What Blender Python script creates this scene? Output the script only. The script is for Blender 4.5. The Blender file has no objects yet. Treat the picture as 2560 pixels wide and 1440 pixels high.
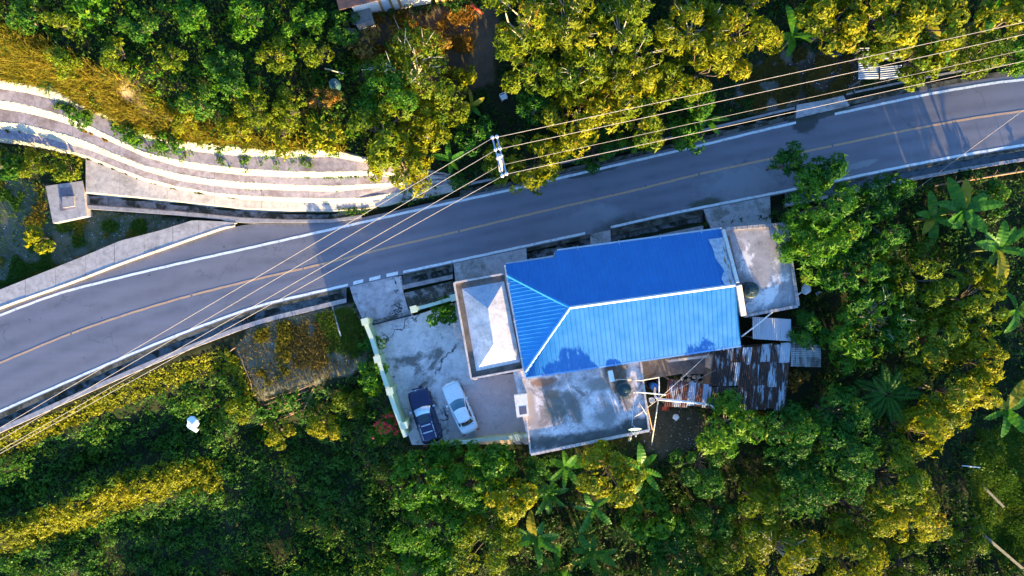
import bpy, bmesh, math, random
import numpy as np
from mathutils import Vector, Matrix
R = math.radians
random.seed(7); rng = np.random.default_rng(7)
SC = bpy.context.scene
C = SC.collection

# ------------------------------------------------------------------ camera, sky, sun, exposure
F = 1730.0            # focal length in photo pixels (2560 px wide)
H = F / 30.0          # flying height: 30 photo px per metre at road level
cam = bpy.data.cameras.new('camera'); cam.sensor_width = 36.0; cam.lens = 36.0 * F / 2560.0
cam.clip_start = 0.5; cam.clip_end = 1000.0
co = bpy.data.objects.new('camera', cam); C.objects.link(co)
co.location = (0, 0, H); co.rotation_euler = (0, 0, 0)
SC.camera = co
SUN_EL, SUN_AZ = R(7.0), R(160.0)      # azimuth clockwise from +Y (picture top)
w = bpy.data.worlds.new('World'); SC.world = w; w.use_nodes = True
wn = w.node_tree.nodes; wl = w.node_tree.links
for n in list(wn): wn.remove(n)
sky = wn.new('ShaderNodeTexSky'); sky.sky_type = 'NISHITA'; sky.sun_disc = False
sky.sun_elevation = SUN_EL; sky.sun_rotation = SUN_AZ
sky.altitude = 100; sky.air_density = 1.0; sky.dust_density = 0.6; sky.ozone_density = 4.0
bg = wn.new('ShaderNodeBackground'); bg.inputs[1].default_value = 0.15
wo = wn.new('ShaderNodeOutputWorld')
wl.new(sky.outputs[0], bg.inputs[0]); wl.new(bg.outputs[0], wo.inputs[0])
sl = bpy.data.lights.new('sun', 'SUN'); sl.energy = 3.5; sl.angle = R(0.5); sl.color = (1.0, 0.75, 0.32)
so = bpy.data.objects.new('sun', sl); C.objects.link(so)
sd = Vector((math.sin(SUN_AZ) * math.cos(SUN_EL), math.cos(SUN_AZ) * math.cos(SUN_EL), math.sin(SUN_EL)))
so.rotation_euler = sd.to_track_quat('Z', 'Y').to_euler(); so.location = (20, -40, 60)
SC.view_settings.view_transform = 'Standard'; SC.view_settings.look = 'None'
SC.view_settings.exposure = 2.68; SC.view_settings.gamma = 1.0; SC.view_settings.use_curve_mapping = False
SC.render.engine = 'CYCLES'
SC.cycles.max_bounces = 6; SC.cycles.transparent_max_bounces = 6

# ------------------------------------------------------------------ pixel -> place
def P(px, py, z=0.0):
    k = (H - z) / F
    return Vector(((px - 1280.0) * k, (720.0 - py) * k, z))
def toline(pts):
    a = np.array(pts, float); return a[:, 0], a[:, 1]
def lin(pts):
    us, vs = toline(pts)
    m0 = (vs[1] - vs[0]) / (us[1] - us[0]); m1 = (vs[-1] - vs[-2]) / (us[-1] - us[-2])
    us = np.concatenate([[us[0] - 3000], us, [us[-1] + 3000]]); vs = np.concatenate([[vs[0] - 3000 * m0], vs, [vs[-1] + 3000 * m1]])
    # light smoothing: dense resample and box filter
    d = np.arange(-900, 3460, 4.0); y = np.interp(d, us, vs)
    k = np.ones(31) / 31; ys = np.convolve(np.pad(y, 15, mode='edge'), k, mode='valid')
    ys[:20] = y[:20]; ys[-20:] = y[-20:]
    return lambda u: np.interp(u, d, ys)
vT = lin([(-300, 905), (-150, 847), (0, 788), (147, 732), (327, 687), (477, 652), (640, 616), (807, 578), (923, 552), (1073, 518), (1253, 480), (1387, 448), (1630, 392), (1780, 357), (1920, 322), (2087, 285), (2320, 235), (2503, 204), (2560, 199), (2700, 190), (3000, 170)])
vC = lin([(-300, 1035), (-150, 970), (0, 907), (177, 833), (327, 782), (477, 738), (640, 698), (807, 660), (973, 618), (1140, 580), (1280, 546), (1413, 515), (1570, 480), (1747, 435), (1920, 398), (2080, 365), (2253, 328), (2420, 297), (2560, 277), (2700, 260), (3000, 235)])
vB = lin([(-300, 1165), (-150, 1097), (0, 1028), (155, 960), (320, 888), (467, 828), (640, 765), (870, 712), (1008, 680), (1140, 652), (1280, 622), (1463, 583), (1680, 533), (1920, 486), (2097, 450), (2253, 417), (2420, 385), (2560, 362), (2700, 345), (3000, 310)])
# pavement edge on the uphill side
eT = lin([(-300, 890), (-100, 815), (0, 774), (100, 739), (200, 704), (300, 664), (400, 630), (500, 594), (596, 563), (602, 557), (720, 559), (850, 555), (960, 533), (1100, 502), (1253, 470), (1630, 382), (1920, 312), (2120, 268), (2320, 216), (2503, 184), (2700, 170), (3000, 150)])

# ------------------------------------------------------------------ noise for relief
class VNoise:
    def __init__(s, seed, n=64): s.g = np.random.default_rng(seed).random((n, n)); s.n = n
    def __call__(s, x, y):
        x = np.asarray(x, float); y = np.asarray(y, float)
        i = np.floor(x).astype(int); j = np.floor(y).astype(int); fx = x - i; fy = y - j
        fx = fx * fx * (3 - 2 * fx); fy = fy * fy * (3 - 2 * fy); n = s.n; g = s.g
        a = g[i % n, j % n]; b = g[(i + 1) % n, j % n]; c = g[i % n, (j + 1) % n]; d = g[(i + 1) % n, (j + 1) % n]
        return (a * (1 - fx) + b * fx) * (1 - fy) + (c * (1 - fx) + d * fx) * fy - 0.5
n1, n2, n3, n4 = VNoise(1), VNoise(2), VNoise(3), VNoise(4)
def smooth(a, b, x):
    t = np.clip((np.asarray(x, float) - a) / (b - a), 0, 1); return t * t * (3 - 2 * t)
def inpoly(px, py, poly):
    px = np.asarray(px, float); py = np.asarray(py, float); r = np.zeros(px.shape, bool); n = len(poly); j = n - 1
    for i in range(n):
        xi, yi = poly[i]; xj, yj = poly[j]
        c = ((yi > py) != (yj > py)) & (px < (xj - xi) * (py - yi) / ((yj - yi) + 1e-9) + xi)
        r ^= c; j = i
    return r

# ------------------------------------------------------------------ material helpers
class NT:
    def __init__(s, name):
        s.m = bpy.data.materials.new(name); s.m.use_nodes = True; s.t = s.m.node_tree
        for n in list(s.t.nodes): s.t.nodes.remove(n)
        s.out = s.t.nodes.new('ShaderNodeOutputMaterial')
        s.pos = s.t.nodes.new('ShaderNodeNewGeometry').outputs['Position']
    def n(s, t): return s.t.nodes.new(t)
    def l(s, a, b): s.t.links.new(a, b)
    def put(s, sock, v):
        if hasattr(v, 'node'): s.l(v, sock)
        elif isinstance(v, (tuple, list)) and len(v) == 3 and sock.type == 'RGBA': sock.default_value = (*v, 1)
        else: sock.default_value = v
    def noise(s, scale, detail=5, rough=0.6, dist=0.0, vec=None):
        n = s.n('ShaderNodeTexNoise'); n.inputs['Scale'].default_value = scale; n.inputs['Detail'].default_value = detail
        n.inputs['Roughness'].default_value = rough; n.inputs['Distortion'].default_value = dist
        s.l(vec if vec is not None else s.pos, n.inputs['Vector']); return n.outputs['Fac']
    def voro(s, scale, feature='F1', out='Distance', vec=None):
        n = s.n('ShaderNodeTexVoronoi'); n.feature = feature; n.inputs['Scale'].default_value = scale
        s.l(vec if vec is not None else s.pos, n.inputs['Vector']); return n.outputs[out]
    def rng(s, f, a, b, lo=0.0, hi=1.0):
        n = s.n('ShaderNodeMapRange'); n.clamp = True
        s.put(n.inputs[0], f); n.inputs[1].default_value = a; n.inputs[2].default_value = b; n.inputs[3].default_value = lo; n.inputs[4].default_value = hi
        return n.outputs[0]
    def math(s, op, a, b=0.0):
        n = s.n('ShaderNodeMath'); n.operation = op; s.put(n.inputs[0], a); s.put(n.inputs[1], b); return n.outputs[0]
    def mix(s, f, a, b, mode='MIX'):
        n = s.n('ShaderNodeMix'); n.data_type = 'RGBA'; n.blend_type = mode
        s.put(n.inputs[0], f); s.put(n.inputs[6], a); s.put(n.inputs[7], b); return n.outputs[2]
    def ramp(s, f, stops):
        n = s.n('ShaderNodeValToRGB'); e = n.color_ramp.elements
        while len(e) < len(stops): e.new(0.5)
        for i, (p, c) in enumerate(stops): e[i].position = p; e[i].color = (*c, 1)
        s.put(n.inputs[0], f); return n.outputs[0]
    def attr(s, name):
        n = s.n('ShaderNodeAttribute'); n.attribute_name = name; return n
    def blot(s, x, y, rx, ry, rot=0.0, soft=0.5, wob=0.8, nscale=1.2):
        """a stain with a ragged outline lying at a place on the ground"""
        mp = s.n('ShaderNodeMapping'); mp.vector_type = 'TEXTURE'; mp.inputs['Location'].default_value = (x, y, 0)
        mp.inputs['Rotation'].default_value = (0, 0, rot); mp.inputs['Scale'].default_value = (rx, ry, 1000)
        s.l(s.pos, mp.inputs['Vector'])
        ln = s.n('ShaderNodeVectorMath'); ln.operation = 'LENGTH'; s.l(mp.outputs[0], ln.inputs[0])
        d = s.math('ADD', ln.outputs['Value'], s.math('MULTIPLY', s.math('SUBTRACT', s.noise(nscale, 6, 0.65), 0.5), wob * 2))
        return s.rng(d, 1.0 + soft * 0.5, 1.0 - soft * 0.5)
    def done(s, col, rough=0.8, bump=None, bstr=0.3, bdist=0.05, metal=0.0, spec=0.5, **kw):
        b = s.n('ShaderNodeBsdfPrincipled'); s.put(b.inputs['Base Color'], col); s.put(b.inputs['Roughness'], rough)
        s.put(b.inputs['Metallic'], metal); b.inputs['Specular IOR Level'].default_value = spec
        for k, v in kw.items(): s.put(b.inputs[k], v)
        if bump is not None:
            bn = s.n('ShaderNodeBump'); bn.inputs['Strength'].default_value = bstr; bn.inputs['Distance'].default_value = bdist
            s.l(bump, bn.inputs['Height']); s.l(bn.outputs[0], b.inputs['Normal'])
        s.l(b.outputs[0], s.out.inputs[0]); return s.m

M = {}
KA = 0.78   # concrete here is weathered: darker than fresh cement
def dk_(c): return tuple(v * KA * k for v, k in zip(c, (1.12, 1.0, 0.94)))
def plain(name, col, rough=0.7, var=0.25, scale=3.0, metal=0.0, bstr=0.15, spec=0.5):
    t = NT(name); f = t.noise(scale, 5)
    d = tuple(c * (1 - var) for c in col); u = tuple(min(1, c * (1 + var)) for c in col)
    M[name] = t.done(t.ramp(f, [(0.3, d), (0.7, u)]), rough, t.noise(scale * 8, 4), bstr, 0.02, metal, spec); return M[name]
def concrete(name, a, b, stain=(0.03, 0.035, 0.02), amt=(0.55, 0.68), sscale=0.6, fine=2.2, crack=0.0, extra=None):
    a, b, stain = dk_(a), dk_(b), dk_(stain)
    t = NT(name); f = t.noise(fine, 8, 0.65, 0.3)
    col = t.ramp(f, [(0.30, a), (0.62, b)])
    st = t.math('MULTIPLY', t.rng(t.noise(sscale, 7, 0.68, 0.6), amt[0], amt[1]), 0.9)
    col = t.mix(st, col, stain)
    mo = t.rng(t.noise(2.6, 9, 0.72, 0.8), 0.53, 0.63); col = t.mix(t.math('MULTIPLY', mo, 0.38), col, tuple(c * 0.42 for c in a))
    lt = t.rng(t.noise(1.7, 9, 0.75, 1.2), 0.56, 0.64); col = t.mix(t.math('MULTIPLY', lt, 0.40), col, tuple(min(.85, c * 1.35) for c in b))
    sp = t.rng(t.noise(9.0, 3, 0.6), 0.62, 0.74); col = t.mix(t.math('MULTIPLY', sp, 0.45), col, tuple(c * 0.45 for c in a))
    if crack:
        v = t.n('ShaderNodeTexVoronoi'); v.feature = 'DISTANCE_TO_EDGE'; v.inputs['Scale'].default_value = crack
        wv = t.n('ShaderNodeVectorMath'); wv.operation = 'ADD'; t.l(t.pos, wv.inputs[0])
        nn = t.n('ShaderNodeTexNoise'); nn.inputs['Scale'].default_value = 1.1; nn.inputs['Detail'].default_value = 6; t.l(t.pos, nn.inputs['Vector'])
        sc = t.n('ShaderNodeVectorMath'); sc.operation = 'SCALE'; sc.inputs['Scale'].default_value = 2.2; t.l(nn.outputs['Color'], sc.inputs[0]); t.l(sc.outputs[0], wv.inputs[1])
        t.l(wv.outputs[0], v.inputs['Vector'])
        cr = t.math('MULTIPLY', t.rng(v.outputs['Distance'], 0.018, 0.004), t.rng(t.noise(0.5, 3), 0.42, 0.55)); col = t.mix(cr, col, (0.03, 0.03, 0.035))
    if extra: col = extra(t, col)
    M[name] = t.done(col, 0.88, t.noise(14, 6), 0.25, 0.03, 0, 0.3); return M[name]
# ------------------------------------------------------------------ materials
def g2(px, py): p = P(px, py); return p.x, p.y
def mk_asphalt():
    t = NT('asphalt')
    f = t.noise(0.35, 5, 0.55); fine = t.noise(38, 3, 0.7)
    mp = t.n('ShaderNodeMapping'); mp.inputs['Rotation'].default_value = (0, 0, R(-14)); mp.inputs['Scale'].default_value = (0.06, 1.3, 1); t.l(t.pos, mp.inputs[0])
    lanes = t.noise(1.0, 4, 0.6, 0, mp.outputs[0])
    col = t.ramp(f, [(0.3, (0.146, 0.136, 0.166)), (0.7, (0.186, 0.174, 0.210))])
    col = t.mix(t.math('MULTIPLY', t.rng(lanes, 0.38, 0.66), 0.5), col, (0.210, 0.196, 0.236))
    col = t.mix(t.math('MULTIPLY', t.rng(fine, 0.5, 0.75), 0.35), col, (0.28, 0.27, 0.30))
    col = t.mix(t.math('MULTIPLY', t.rng(fine, 0.42, 0.25), 0.5), col, (0.03, 0.03, 0.035))
    col = t.mix(t.rng(t.noise(2.2, 2, 0.5), 0.735, 0.76, 0, 0.8), col, (0.03, 0.03, 0.035))
    ca = t.math('ABSOLUTE', t.attr('cross').outputs['Fac'])
    d1 = t.math('ABSOLUTE', t.math('SUBTRACT', ca, 0.27)); d2 = t.math('ABSOLUTE', t.math('SUBTRACT', ca, 0.70)); tr = t.rng(t.math('MINIMUM', d1, d2), 0.15, 0.03)
    col = t.mix(t.math('MULTIPLY', tr, t.rng(t.noise(0.8, 5, 0.6), 0.35, 0.65, 0.12, 0.42)), col, (0.095, 0.090, 0.112))
    gr = t.rng(t.math('ADD', ca, t.math('MULTIPLY', t.math('SUBTRACT', t.noise(2.2, 7, 0.7), 0.5), 0.5)), 0.92, 1.06); col = t.mix(t.math('MULTIPLY', gr, 0.75), col, (0.10, 0.098, 0.075))
    v = t.n('ShaderNodeTexVoronoi'); v.feature = 'DISTANCE_TO_EDGE'; v.inputs['Scale'].default_value = 0.14; wv = t.n('ShaderNodeVectorMath'); wv.operation = 'ADD'; t.l(t.pos, wv.inputs[0])
    nn = t.n('ShaderNodeTexNoise'); nn.inputs['Scale'].default_value = 0.9; nn.inputs['Detail'].default_value = 7; t.l(t.pos, nn.inputs['Vector']); sc = t.n('ShaderNodeVectorMath'); sc.operation = 'SCALE'; sc.inputs['Scale'].default_value = 2.6; t.l(nn.outputs['Color'], sc.inputs[0]); t.l(sc.outputs[0], wv.inputs[1]); t.l(wv.outputs[0], v.inputs['Vector'])
    col = t.mix(t.math('MULTIPLY', t.rng(v.outputs['Distance'], 0.010, 0.003), t.rng(t.noise(0.25, 3), 0.48, 0.60, 0, 0.4)), col, (0.06, 0.058, 0.066))
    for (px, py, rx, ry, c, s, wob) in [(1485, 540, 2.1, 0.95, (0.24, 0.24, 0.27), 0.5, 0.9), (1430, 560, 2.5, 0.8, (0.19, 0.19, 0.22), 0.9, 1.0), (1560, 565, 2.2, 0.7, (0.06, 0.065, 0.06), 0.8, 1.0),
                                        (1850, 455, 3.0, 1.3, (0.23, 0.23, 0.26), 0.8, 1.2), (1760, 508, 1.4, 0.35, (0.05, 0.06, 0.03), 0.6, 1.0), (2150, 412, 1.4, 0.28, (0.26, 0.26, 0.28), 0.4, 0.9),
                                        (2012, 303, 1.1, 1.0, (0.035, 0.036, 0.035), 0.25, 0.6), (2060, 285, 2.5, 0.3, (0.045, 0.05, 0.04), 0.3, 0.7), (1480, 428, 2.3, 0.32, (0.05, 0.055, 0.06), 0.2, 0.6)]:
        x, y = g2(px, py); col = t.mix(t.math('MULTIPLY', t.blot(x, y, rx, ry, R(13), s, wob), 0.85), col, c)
    M['asphalt'] = t.done(col, t.rng(f, 0.3, 0.7, 0.62, 0.85), fine, 0.25, 0.01, 0, 0.4)
mk_asphalt()
def mk_paint(name, c):
    t = NT(name); f = t.noise(3.5, 7, 0.75)
    col = t.mix(t.rng(f, 0.50, 0.72, 0, 0.75), c, (0.15, 0.145, 0.16)); M[name] = t.done(col, 0.7, t.noise(30, 3), 0.2, 0.01)
mk_paint('white_paint', (0.72, 0.72, 0.74)); mk_paint('yellow_paint', (0.50, 0.29, 0.17))
concrete('slab_pale', (0.34, 0.34, 0.37), (0.52, 0.51, 0.54), (0.20, 0.20, 0.20), (0.55, 0.80), 0.5)
concrete('tread', (0.19, 0.19, 0.26), (0.33, 0.32, 0.41), (0.14, 0.11, 0.12), (0.50, 0.68), 0.55)
concrete('drain', (0.16, 0.17, 0.18), (0.32, 0.33, 0.36), (0.018, 0.024, 0.012), (0.46, 0.56), 0.8)
concrete('mossy', (0.07, 0.08, 0.06), (0.16, 0.16, 0.15), (0.022, 0.026, 0.014), (0.44, 0.56), 0.9)
concrete('kerb', (0.26, 0.26, 0.30), (0.42, 0.42, 0.46), (0.10, 0.11, 0.09), (0.58, 0.72), 1.0)
concrete('yard', (0.52, 0.52, 0.56), (0.82, 0.82, 0.86), (0.14, 0.145, 0.14), (0.555, 0.64), 0.40, 1.1, 0.16)
concrete('yard_new', (0.50, 0.47, 0.50), (0.62, 0.58, 0.62), (0.24, 0.23, 0.24), (0.60, 0.75), 0.4, 0.8)
concrete('apron', (0.32, 0.32, 0.37), (0.52, 0.52, 0.58), (0.10, 0.115, 0.10), (0.56, 0.70), 0.5, 1.6, 0.22)
concrete('apron_moss', (0.20, 0.22, 0.24), (0.30, 0.32, 0.35), (0.028, 0.034, 0.022), (0.42, 0.50), 0.55)
concrete('cement_new', (0.50, 0.50, 0.55), (0.62, 0.62, 0.66), (0.3, 0.3, 0.32), (0.65, 0.8), 0.8)
concrete('walk', (0.36, 0.37, 0.42), (0.54, 0.55, 0.60), (0.09, 0.11, 0.07), (0.52, 0.68), 0.5)
def deck_x(t, col):
    for (px, py, rx, ry, c) in [(1390, 1020, 0.9, 1.1, (0.12, 0.115, 0.10)), (1440, 1030, 0.5, 1.0, (0.13, 0.12, 0.11)), (1380, 985, 0.7, 0.35, (0.2, 0.13, 0.09)), (1540, 935, 1.0, 1.6, (0.10, 0.075, 0.05)), (1470, 1095, 5.0, 0.55, (0.05, 0.052, 0.05)), (1600, 1060, 2.2, 0.5, (0.05, 0.052, 0.05)), (1360, 955, 1.0, .3, (0.28, 0.13, 0.08)), (1345, 1105, 1.6, 0.5, (0.07, 0.07, 0.065)), (1425, 1005, 0.6, 0.9, (0.15, 0.13, 0.12)), (1500, 960, 1.2, 0.5, (0.26, 0.22, 0.20)), (1520, 1040, 0.8, 1.0, (0.22, 0.20, 0.20)), (1330, 1030, .4, 2.0, (0.34, 0.27, 0.25))]:
        p = P(px, py, 3.0); col = t.mix(t.math('MULTIPLY', t.blot(p.x, p.y, rx, ry, R(9), 0.6, 0.9, 1.0), 0.9), col, c)
    return col
concrete('deck', (0.36, 0.32, 0.34), (0.92, 0.86, 0.90), (0.24, 0.20, 0.195), (0.50, 0.60), 0.55, 1.1, 0.0, deck_x)
concrete('slab_roof', (0.28, 0.28, 0.32), (0.44, 0.44, 0.49), (0.90, 0.90, 0.95), (0.53, 0.60), 0.42, 0.9)
concrete('hip_roof', (0.52, 0.50, 0.53), (0.92, 0.89, 0.92), (0.40, 0.40, 0.44), (0.50, 0.72), 0.7, 1.3)
concrete('hip_shaded', (0.34, 0.44, 0.60), (0.46, 0.55, 0.68), (0.26, 0.36, 0.55), (0.5, 0.7), 0.8, 1.0)  # hip_roof concrete with blue shade painted in, for the face away from the sun
concrete('parapet', (0.46, 0.42, 0.42), (0.66, 0.62, 0.62), (0.22, 0.18, 0.17), (0.58, 0.70), 1.2)
concrete('roof_gutter', (0.13, 0.12, 0.11), (0.20, 0.18, 0.17), (0.05, 0.05, 0.045), (0.5, 0.7), 1.0)
concrete('patio', (0.22, 0.21, 0.22), (0.33, 0.32, 0.33), (0.09, 0.085, 0.075), (0.52, 0.68), 0.5)
concrete('house_wall', (0.58, 0.56, 0.52), (0.70, 0.68, 0.64), (0.36, 0.34, 0.30), (0.6, 0.8), 0.7)
concrete('lime_wall', (0.52, 0.66, 0.36), (0.64, 0.78, 0.46), (0.38, 0.42, 0.28), (0.58, 0.8), 0.8)
concrete('white_wall', (0.72, 0.70, 0.68), (0.82, 0.80, 0.78), (0.5, 0.42, 0.34), (0.60, 0.78), 0.7)
concrete('pole_white', (0.62, 0.61, 0.60), (0.76, 0.75, 0.74), (0.5, 0.48, 0.46), (0.6, 0.8), 1.5)
def mk_riser():
    t = NT('rough_render'); d = t.voro(5.0); d2 = t.voro(11.0); f = t.noise(1.2, 6, 0.6)
    col = t.ramp(f, [(0.3, (0.34, 0.315, 0.27)), (0.7, (0.46, 0.43, 0.37))])
    col = t.mix(t.rng(d, 0.10, 0.03, 0, 0.7), col, (0.62, 0.60, 0.56))
    col = t.mix(t.rng(t.noise(0.7, 6, 0.7), 0.58, 0.70, 0, 0.6), col, (0.20, 0.18, 0.16))
    h = t.math('ADD', t.math('MULTIPLY', d, -1.0), t.math('MULTIPLY', d2, -0.5)); M['rough_render'] = t.done(col, 0.9, h, 0.8, 0.12, 0, 0.3)
mk_riser()
def mk_blue(name, a, b):
    t = NT(name); f = t.noise(0.9, 6, 0.65); col = t.ramp(f, [(0.3, a), (0.7, b)])
    col = t.mix(t.rng(t.noise(5, 6, 0.7), 0.58, 0.75, 0, 0.35), col, (0.05, 0.20, 0.55))
    M[name] = t.done(col, t.rng(f, 0.3, 0.7, 0.38, 0.55), t.noise(25, 3), 0.06, 0.01, 0.0, 0.5)
mk_blue('blue_metal', (0.004, 0.116, 0.36), (0.008, 0.150, 0.42)); mk_blue('blue_trim', (0.12, 0.30, 0.62), (0.22, 0.42, 0.70))
mk_blue('blue_light', (0.016, 0.22, 0.52), (0.03, 0.28, 0.60))
plain('cap_white', (0.40, 0.44, 0.52), 0.45, 0.15, 2.0)
def mk_rust(name, a, b, zinc, lo, hi):
    t = NT(name); f = t.noise(1.6, 7, 0.7, 0.4)
    mp = t.n('ShaderNodeMapping'); mp.inputs['Scale'].default_value = (2.6, 0.5, 1); mp.inputs['Rotation'].default_value = (0, 0, R(5)); t.l(t.pos, mp.inputs[0])
    st = t.noise(1.0, 6, 0.7, 0, mp.outputs[0])
    col = t.ramp(f, [(0.35, a), (0.65, b)]); k = t.rng(t.math('ADD', st, t.math('MULTIPLY', t.attr('var').outputs['Fac'], 0.25)), lo, hi)
    M[name] = t.done(t.mix(k, col, zinc), 0.6, t.noise(9, 4), 0.15, 0.02, t.math('MULTIPLY', k, 0.15), 0.3)
mk_rust('rust_dark', (0.022, 0.014, 0.012), (0.085, 0.040, 0.028), (0.40, 0.42, 0.47), 0.60, 0.69)
mk_rust('rust_mid', (0.08, 0.028, 0.02), (0.20, 0.07, 0.045), (0.36, 0.38, 0.46), 0.56, 0.64)
mk_rust('zinc', (0.20, 0.20, 0.22), (0.30, 0.28, 0.28), (0.42, 0.43, 0.48), 0.36, 0.52)
mk_rust('zinc_dull', (0.06, 0.06, 0.06), (0.16, 0.14, 0.12), (0.36, 0.36, 0.36), 0.50, 0.66)
plain('wood', (0.22, 0.12, 0.06), 0.8, 0.4, 6); plain('stick', (0.30, 0.17, 0.10), 0.85, 0.4, 5); plain('wood_grey', (0.15, 0.145, 0.135), 0.85, 0.35, 5)
plain('bark', (0.13, 0.10, 0.08), 0.9, 0.4, 7, 0, 0.6); plain('bark_pale', (0.44, 0.39, 0.32), 0.9, 0.3, 5, 0, 0.5); plain('stem_green', (0.12, 0.16, 0.05), 0.7, 0.35, 4)
plain('steel', (0.42, 0.45, 0.52), 0.45, 0.2, 4, 0.5); plain('pvc', (0.66, 0.66, 0.68), 0.4, 0.12, 3); plain('pvc_cream', (0.62, 0.54, 0.46), 0.5, 0.15, 3)
plain('wire', (0.36, 0.30, 0.28), 0.6, 0.15, 2); plain('porcelain', (0.74, 0.72, 0.76), 0.25, 0.1, 6); plain('insul_core', (0.10, 0.09, 0.13), 0.4, 0.2, 5)
plain('tank_black', (0.012, 0.028, 0.030), 0.45, 0.3, 3); plain('tank_lid', (0.018, 0.04, 0.042), 0.4, 0.3, 3); plain('rubber', (0.014, 0.014, 0.015), 0.85, 0.3, 8)
plain('chrome', (0.6, 0.62, 0.66), 0.2, 0.1, 4, 0.9); plain('rim', (0.34, 0.35, 0.37), 0.35, 0.2, 6, 0.7); plain('black_trim', (0.012, 0.012, 0.015), 0.5, 0.3, 6)
plain('lamp_clear', (0.55, 0.60, 0.65), 0.15, 0.1, 8); plain('lamp_red', (0.30, 0.02, 0.015), 0.25, 0.2, 8); plain('seat_dark', (0.02, 0.02, 0.022), 0.9, 0.3, 8)
plain('bucket_blue', (0.01, 0.09, 0.42), 0.35, 0.15, 4); plain('plastic_white', (0.74, 0.75, 0.80), 0.4, 0.1, 3); plain('red_plastic', (0.40, 0.04, 0.02), 0.5, 0.2, 4); plain('dish_green', (0.42, 0.62, 0.52), 0.45, 0.12, 3)
plain('foam_white', (0.78, 0.82, 0.90), 0.8, 0.06, 3, 0, 0.4); plain('flower_red', (0.50, 0.008, 0.02), 0.6, 0.4, 9); plain('stone_pale', (0.34, 0.32, 0.28), 0.9, 0.35, 4, 0, 0.5); plain('gravel', (0.34, 0.34, 0.37), 0.9, 0.5, 5)
plain('board_teal', (0.03, 0.10, 0.12), 0.6, 0.3, 4); plain('lime_cap', (0.50, 0.55, 0.42), 0.7, 0.1, 2); plain('lilac', (0.55, 0.55, 0.68), 0.8, 0.2, 5); plain('door_brown', (0.26, 0.13, 0.05), 0.7, 0.3, 4)
plain('house_orange', (0.55, 0.30, 0.10), 0.8, 0.2, 2); plain('roof_rust_far', (0.10, 0.05, 0.04), 0.8, 0.4, 3)
def mk_car(name, c, flake=0.12):
    t = NT(name); f = t.noise(1.5, 3); b = t.ramp(f, [(0.3, tuple(v * (1 - flake) for v in c)), (0.7, tuple(min(1, v * (1 + flake)) for v in c))])
    M[name] = t.done(b, t.rng(t.noise(6, 5), 0.35, 0.65, 0.25, 0.40), None, 0, 0, 0.15, 0.5, **{'Coat Weight': 0.6, 'Coat Roughness': 0.12})
mk_car('navy_paint', (0.003, 0.010, 0.065)); mk_car('silver_paint', (0.80, 0.83, 0.86), 0.04)
def mk_glass(name, c):
    t = NT(name); M[name] = t.done(t.ramp(t.noise(2, 3), [(0.3, c), (0.7, tuple(v * 1.4 for v in c))]), 0.08, None, 0, 0, 0, 0.8, **{'Coat Weight': 0.5})
mk_glass('car_glass', (0.010, 0.030, 0.045)); mk_glass('car_glass_teal', (0.012, 0.085, 0.14)); mk_glass('house_glass', (0.02, 0.03, 0.04)); mk_glass('sun_shade', (0.40, 0.58, 0.72)); mk_glass('moon_roof', (0.004, 0.018, 0.03))
def mk_tarp():
    t = NT('clear_tarp'); b = t.n('ShaderNodeBsdfPrincipled'); b.inputs['Base Color'].default_value = (0.62, 0.62, 0.64, 1); b.inputs['Roughness'].default_value = 0.35
    tr = t.n('ShaderNodeBsdfTransparent'); mx = t.n('ShaderNodeMixShader'); t.put(mx.inputs[0], t.rng(t.noise(2.5, 6), 0.3, 0.7, 0.35, 0.85)); t.l(tr.outputs[0], mx.inputs[1]); t.l(b.outputs[0], mx.inputs[2]); t.l(mx.outputs[0], t.out.inputs[0]); M['clear_tarp'] = t.m
mk_tarp()
def mk_water():
    t = NT('water'); M['water'] = t.done(t.ramp(t.noise(2, 4), [(0.3, (0.03, 0.04, 0.05)), (0.7, (0.10, 0.11, 0.13))]), 0.08, t.noise(4, 4), 0.1, 0.02, 0, 0.6)
mk_water()
def leafmat(name, stops, trans=0.35, rough=0.55):
    t = NT(name); a = t.attr('var').outputs['Fac']
    oi = t.n('ShaderNodeObjectInfo'); f = t.math('ADD', a, t.math('MULTIPLY', t.math('SUBTRACT', oi.outputs['Random'], 0.5), 0.16))
    stops = [(p, tuple(min(.3, v * 1.25) for v in c)) for p, c in stops]
    col = t.ramp(f, stops)
    b = t.n('ShaderNodeBsdfPrincipled'); t.l(col, b.inputs['Base Color']); b.inputs['Roughness'].default_value = rough; b.inputs['Specular IOR Level'].default_value = 0.22
    tl = t.n('ShaderNodeBsdfTranslucent'); t.l(col, tl.inputs['Color'])
    mx = t.n('ShaderNodeMixShader'); mx.inputs[0].default_value = trans; t.l(b.outputs[0], mx.inputs[1]); t.l(tl.outputs[0], mx.inputs[2]); t.l(mx.outputs[0], t.out.inputs[0]); M[name] = t.m
leafmat('leaf_olive', [(0.0, (0.035, 0.085, 0.003)), (0.5, (0.105, 0.145, 0.003)), (0.9, (0.180, 0.190, 0.003)), (1.0, (0.21, 0.13, 0.008))])
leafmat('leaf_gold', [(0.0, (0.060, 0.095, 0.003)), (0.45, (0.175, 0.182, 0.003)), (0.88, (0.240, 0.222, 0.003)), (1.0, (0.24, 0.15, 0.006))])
leafmat('leaf_deep', [(0.0, (0.010, 0.055, 0.006)), (0.5, (0.026, 0.105, 0.007)), (0.9, (0.07, 0.15, 0.008)), (1.0, (0.13, 0.155, 0.008))])
leafmat('leaf_fresh', [(0.0, (0.020, 0.080, 0.004)), (0.5, (0.048, 0.145, 0.005)), (0.9, (0.11, 0.20, 0.006)), (1.0, (0.16, 0.18, 0.008))])
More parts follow.
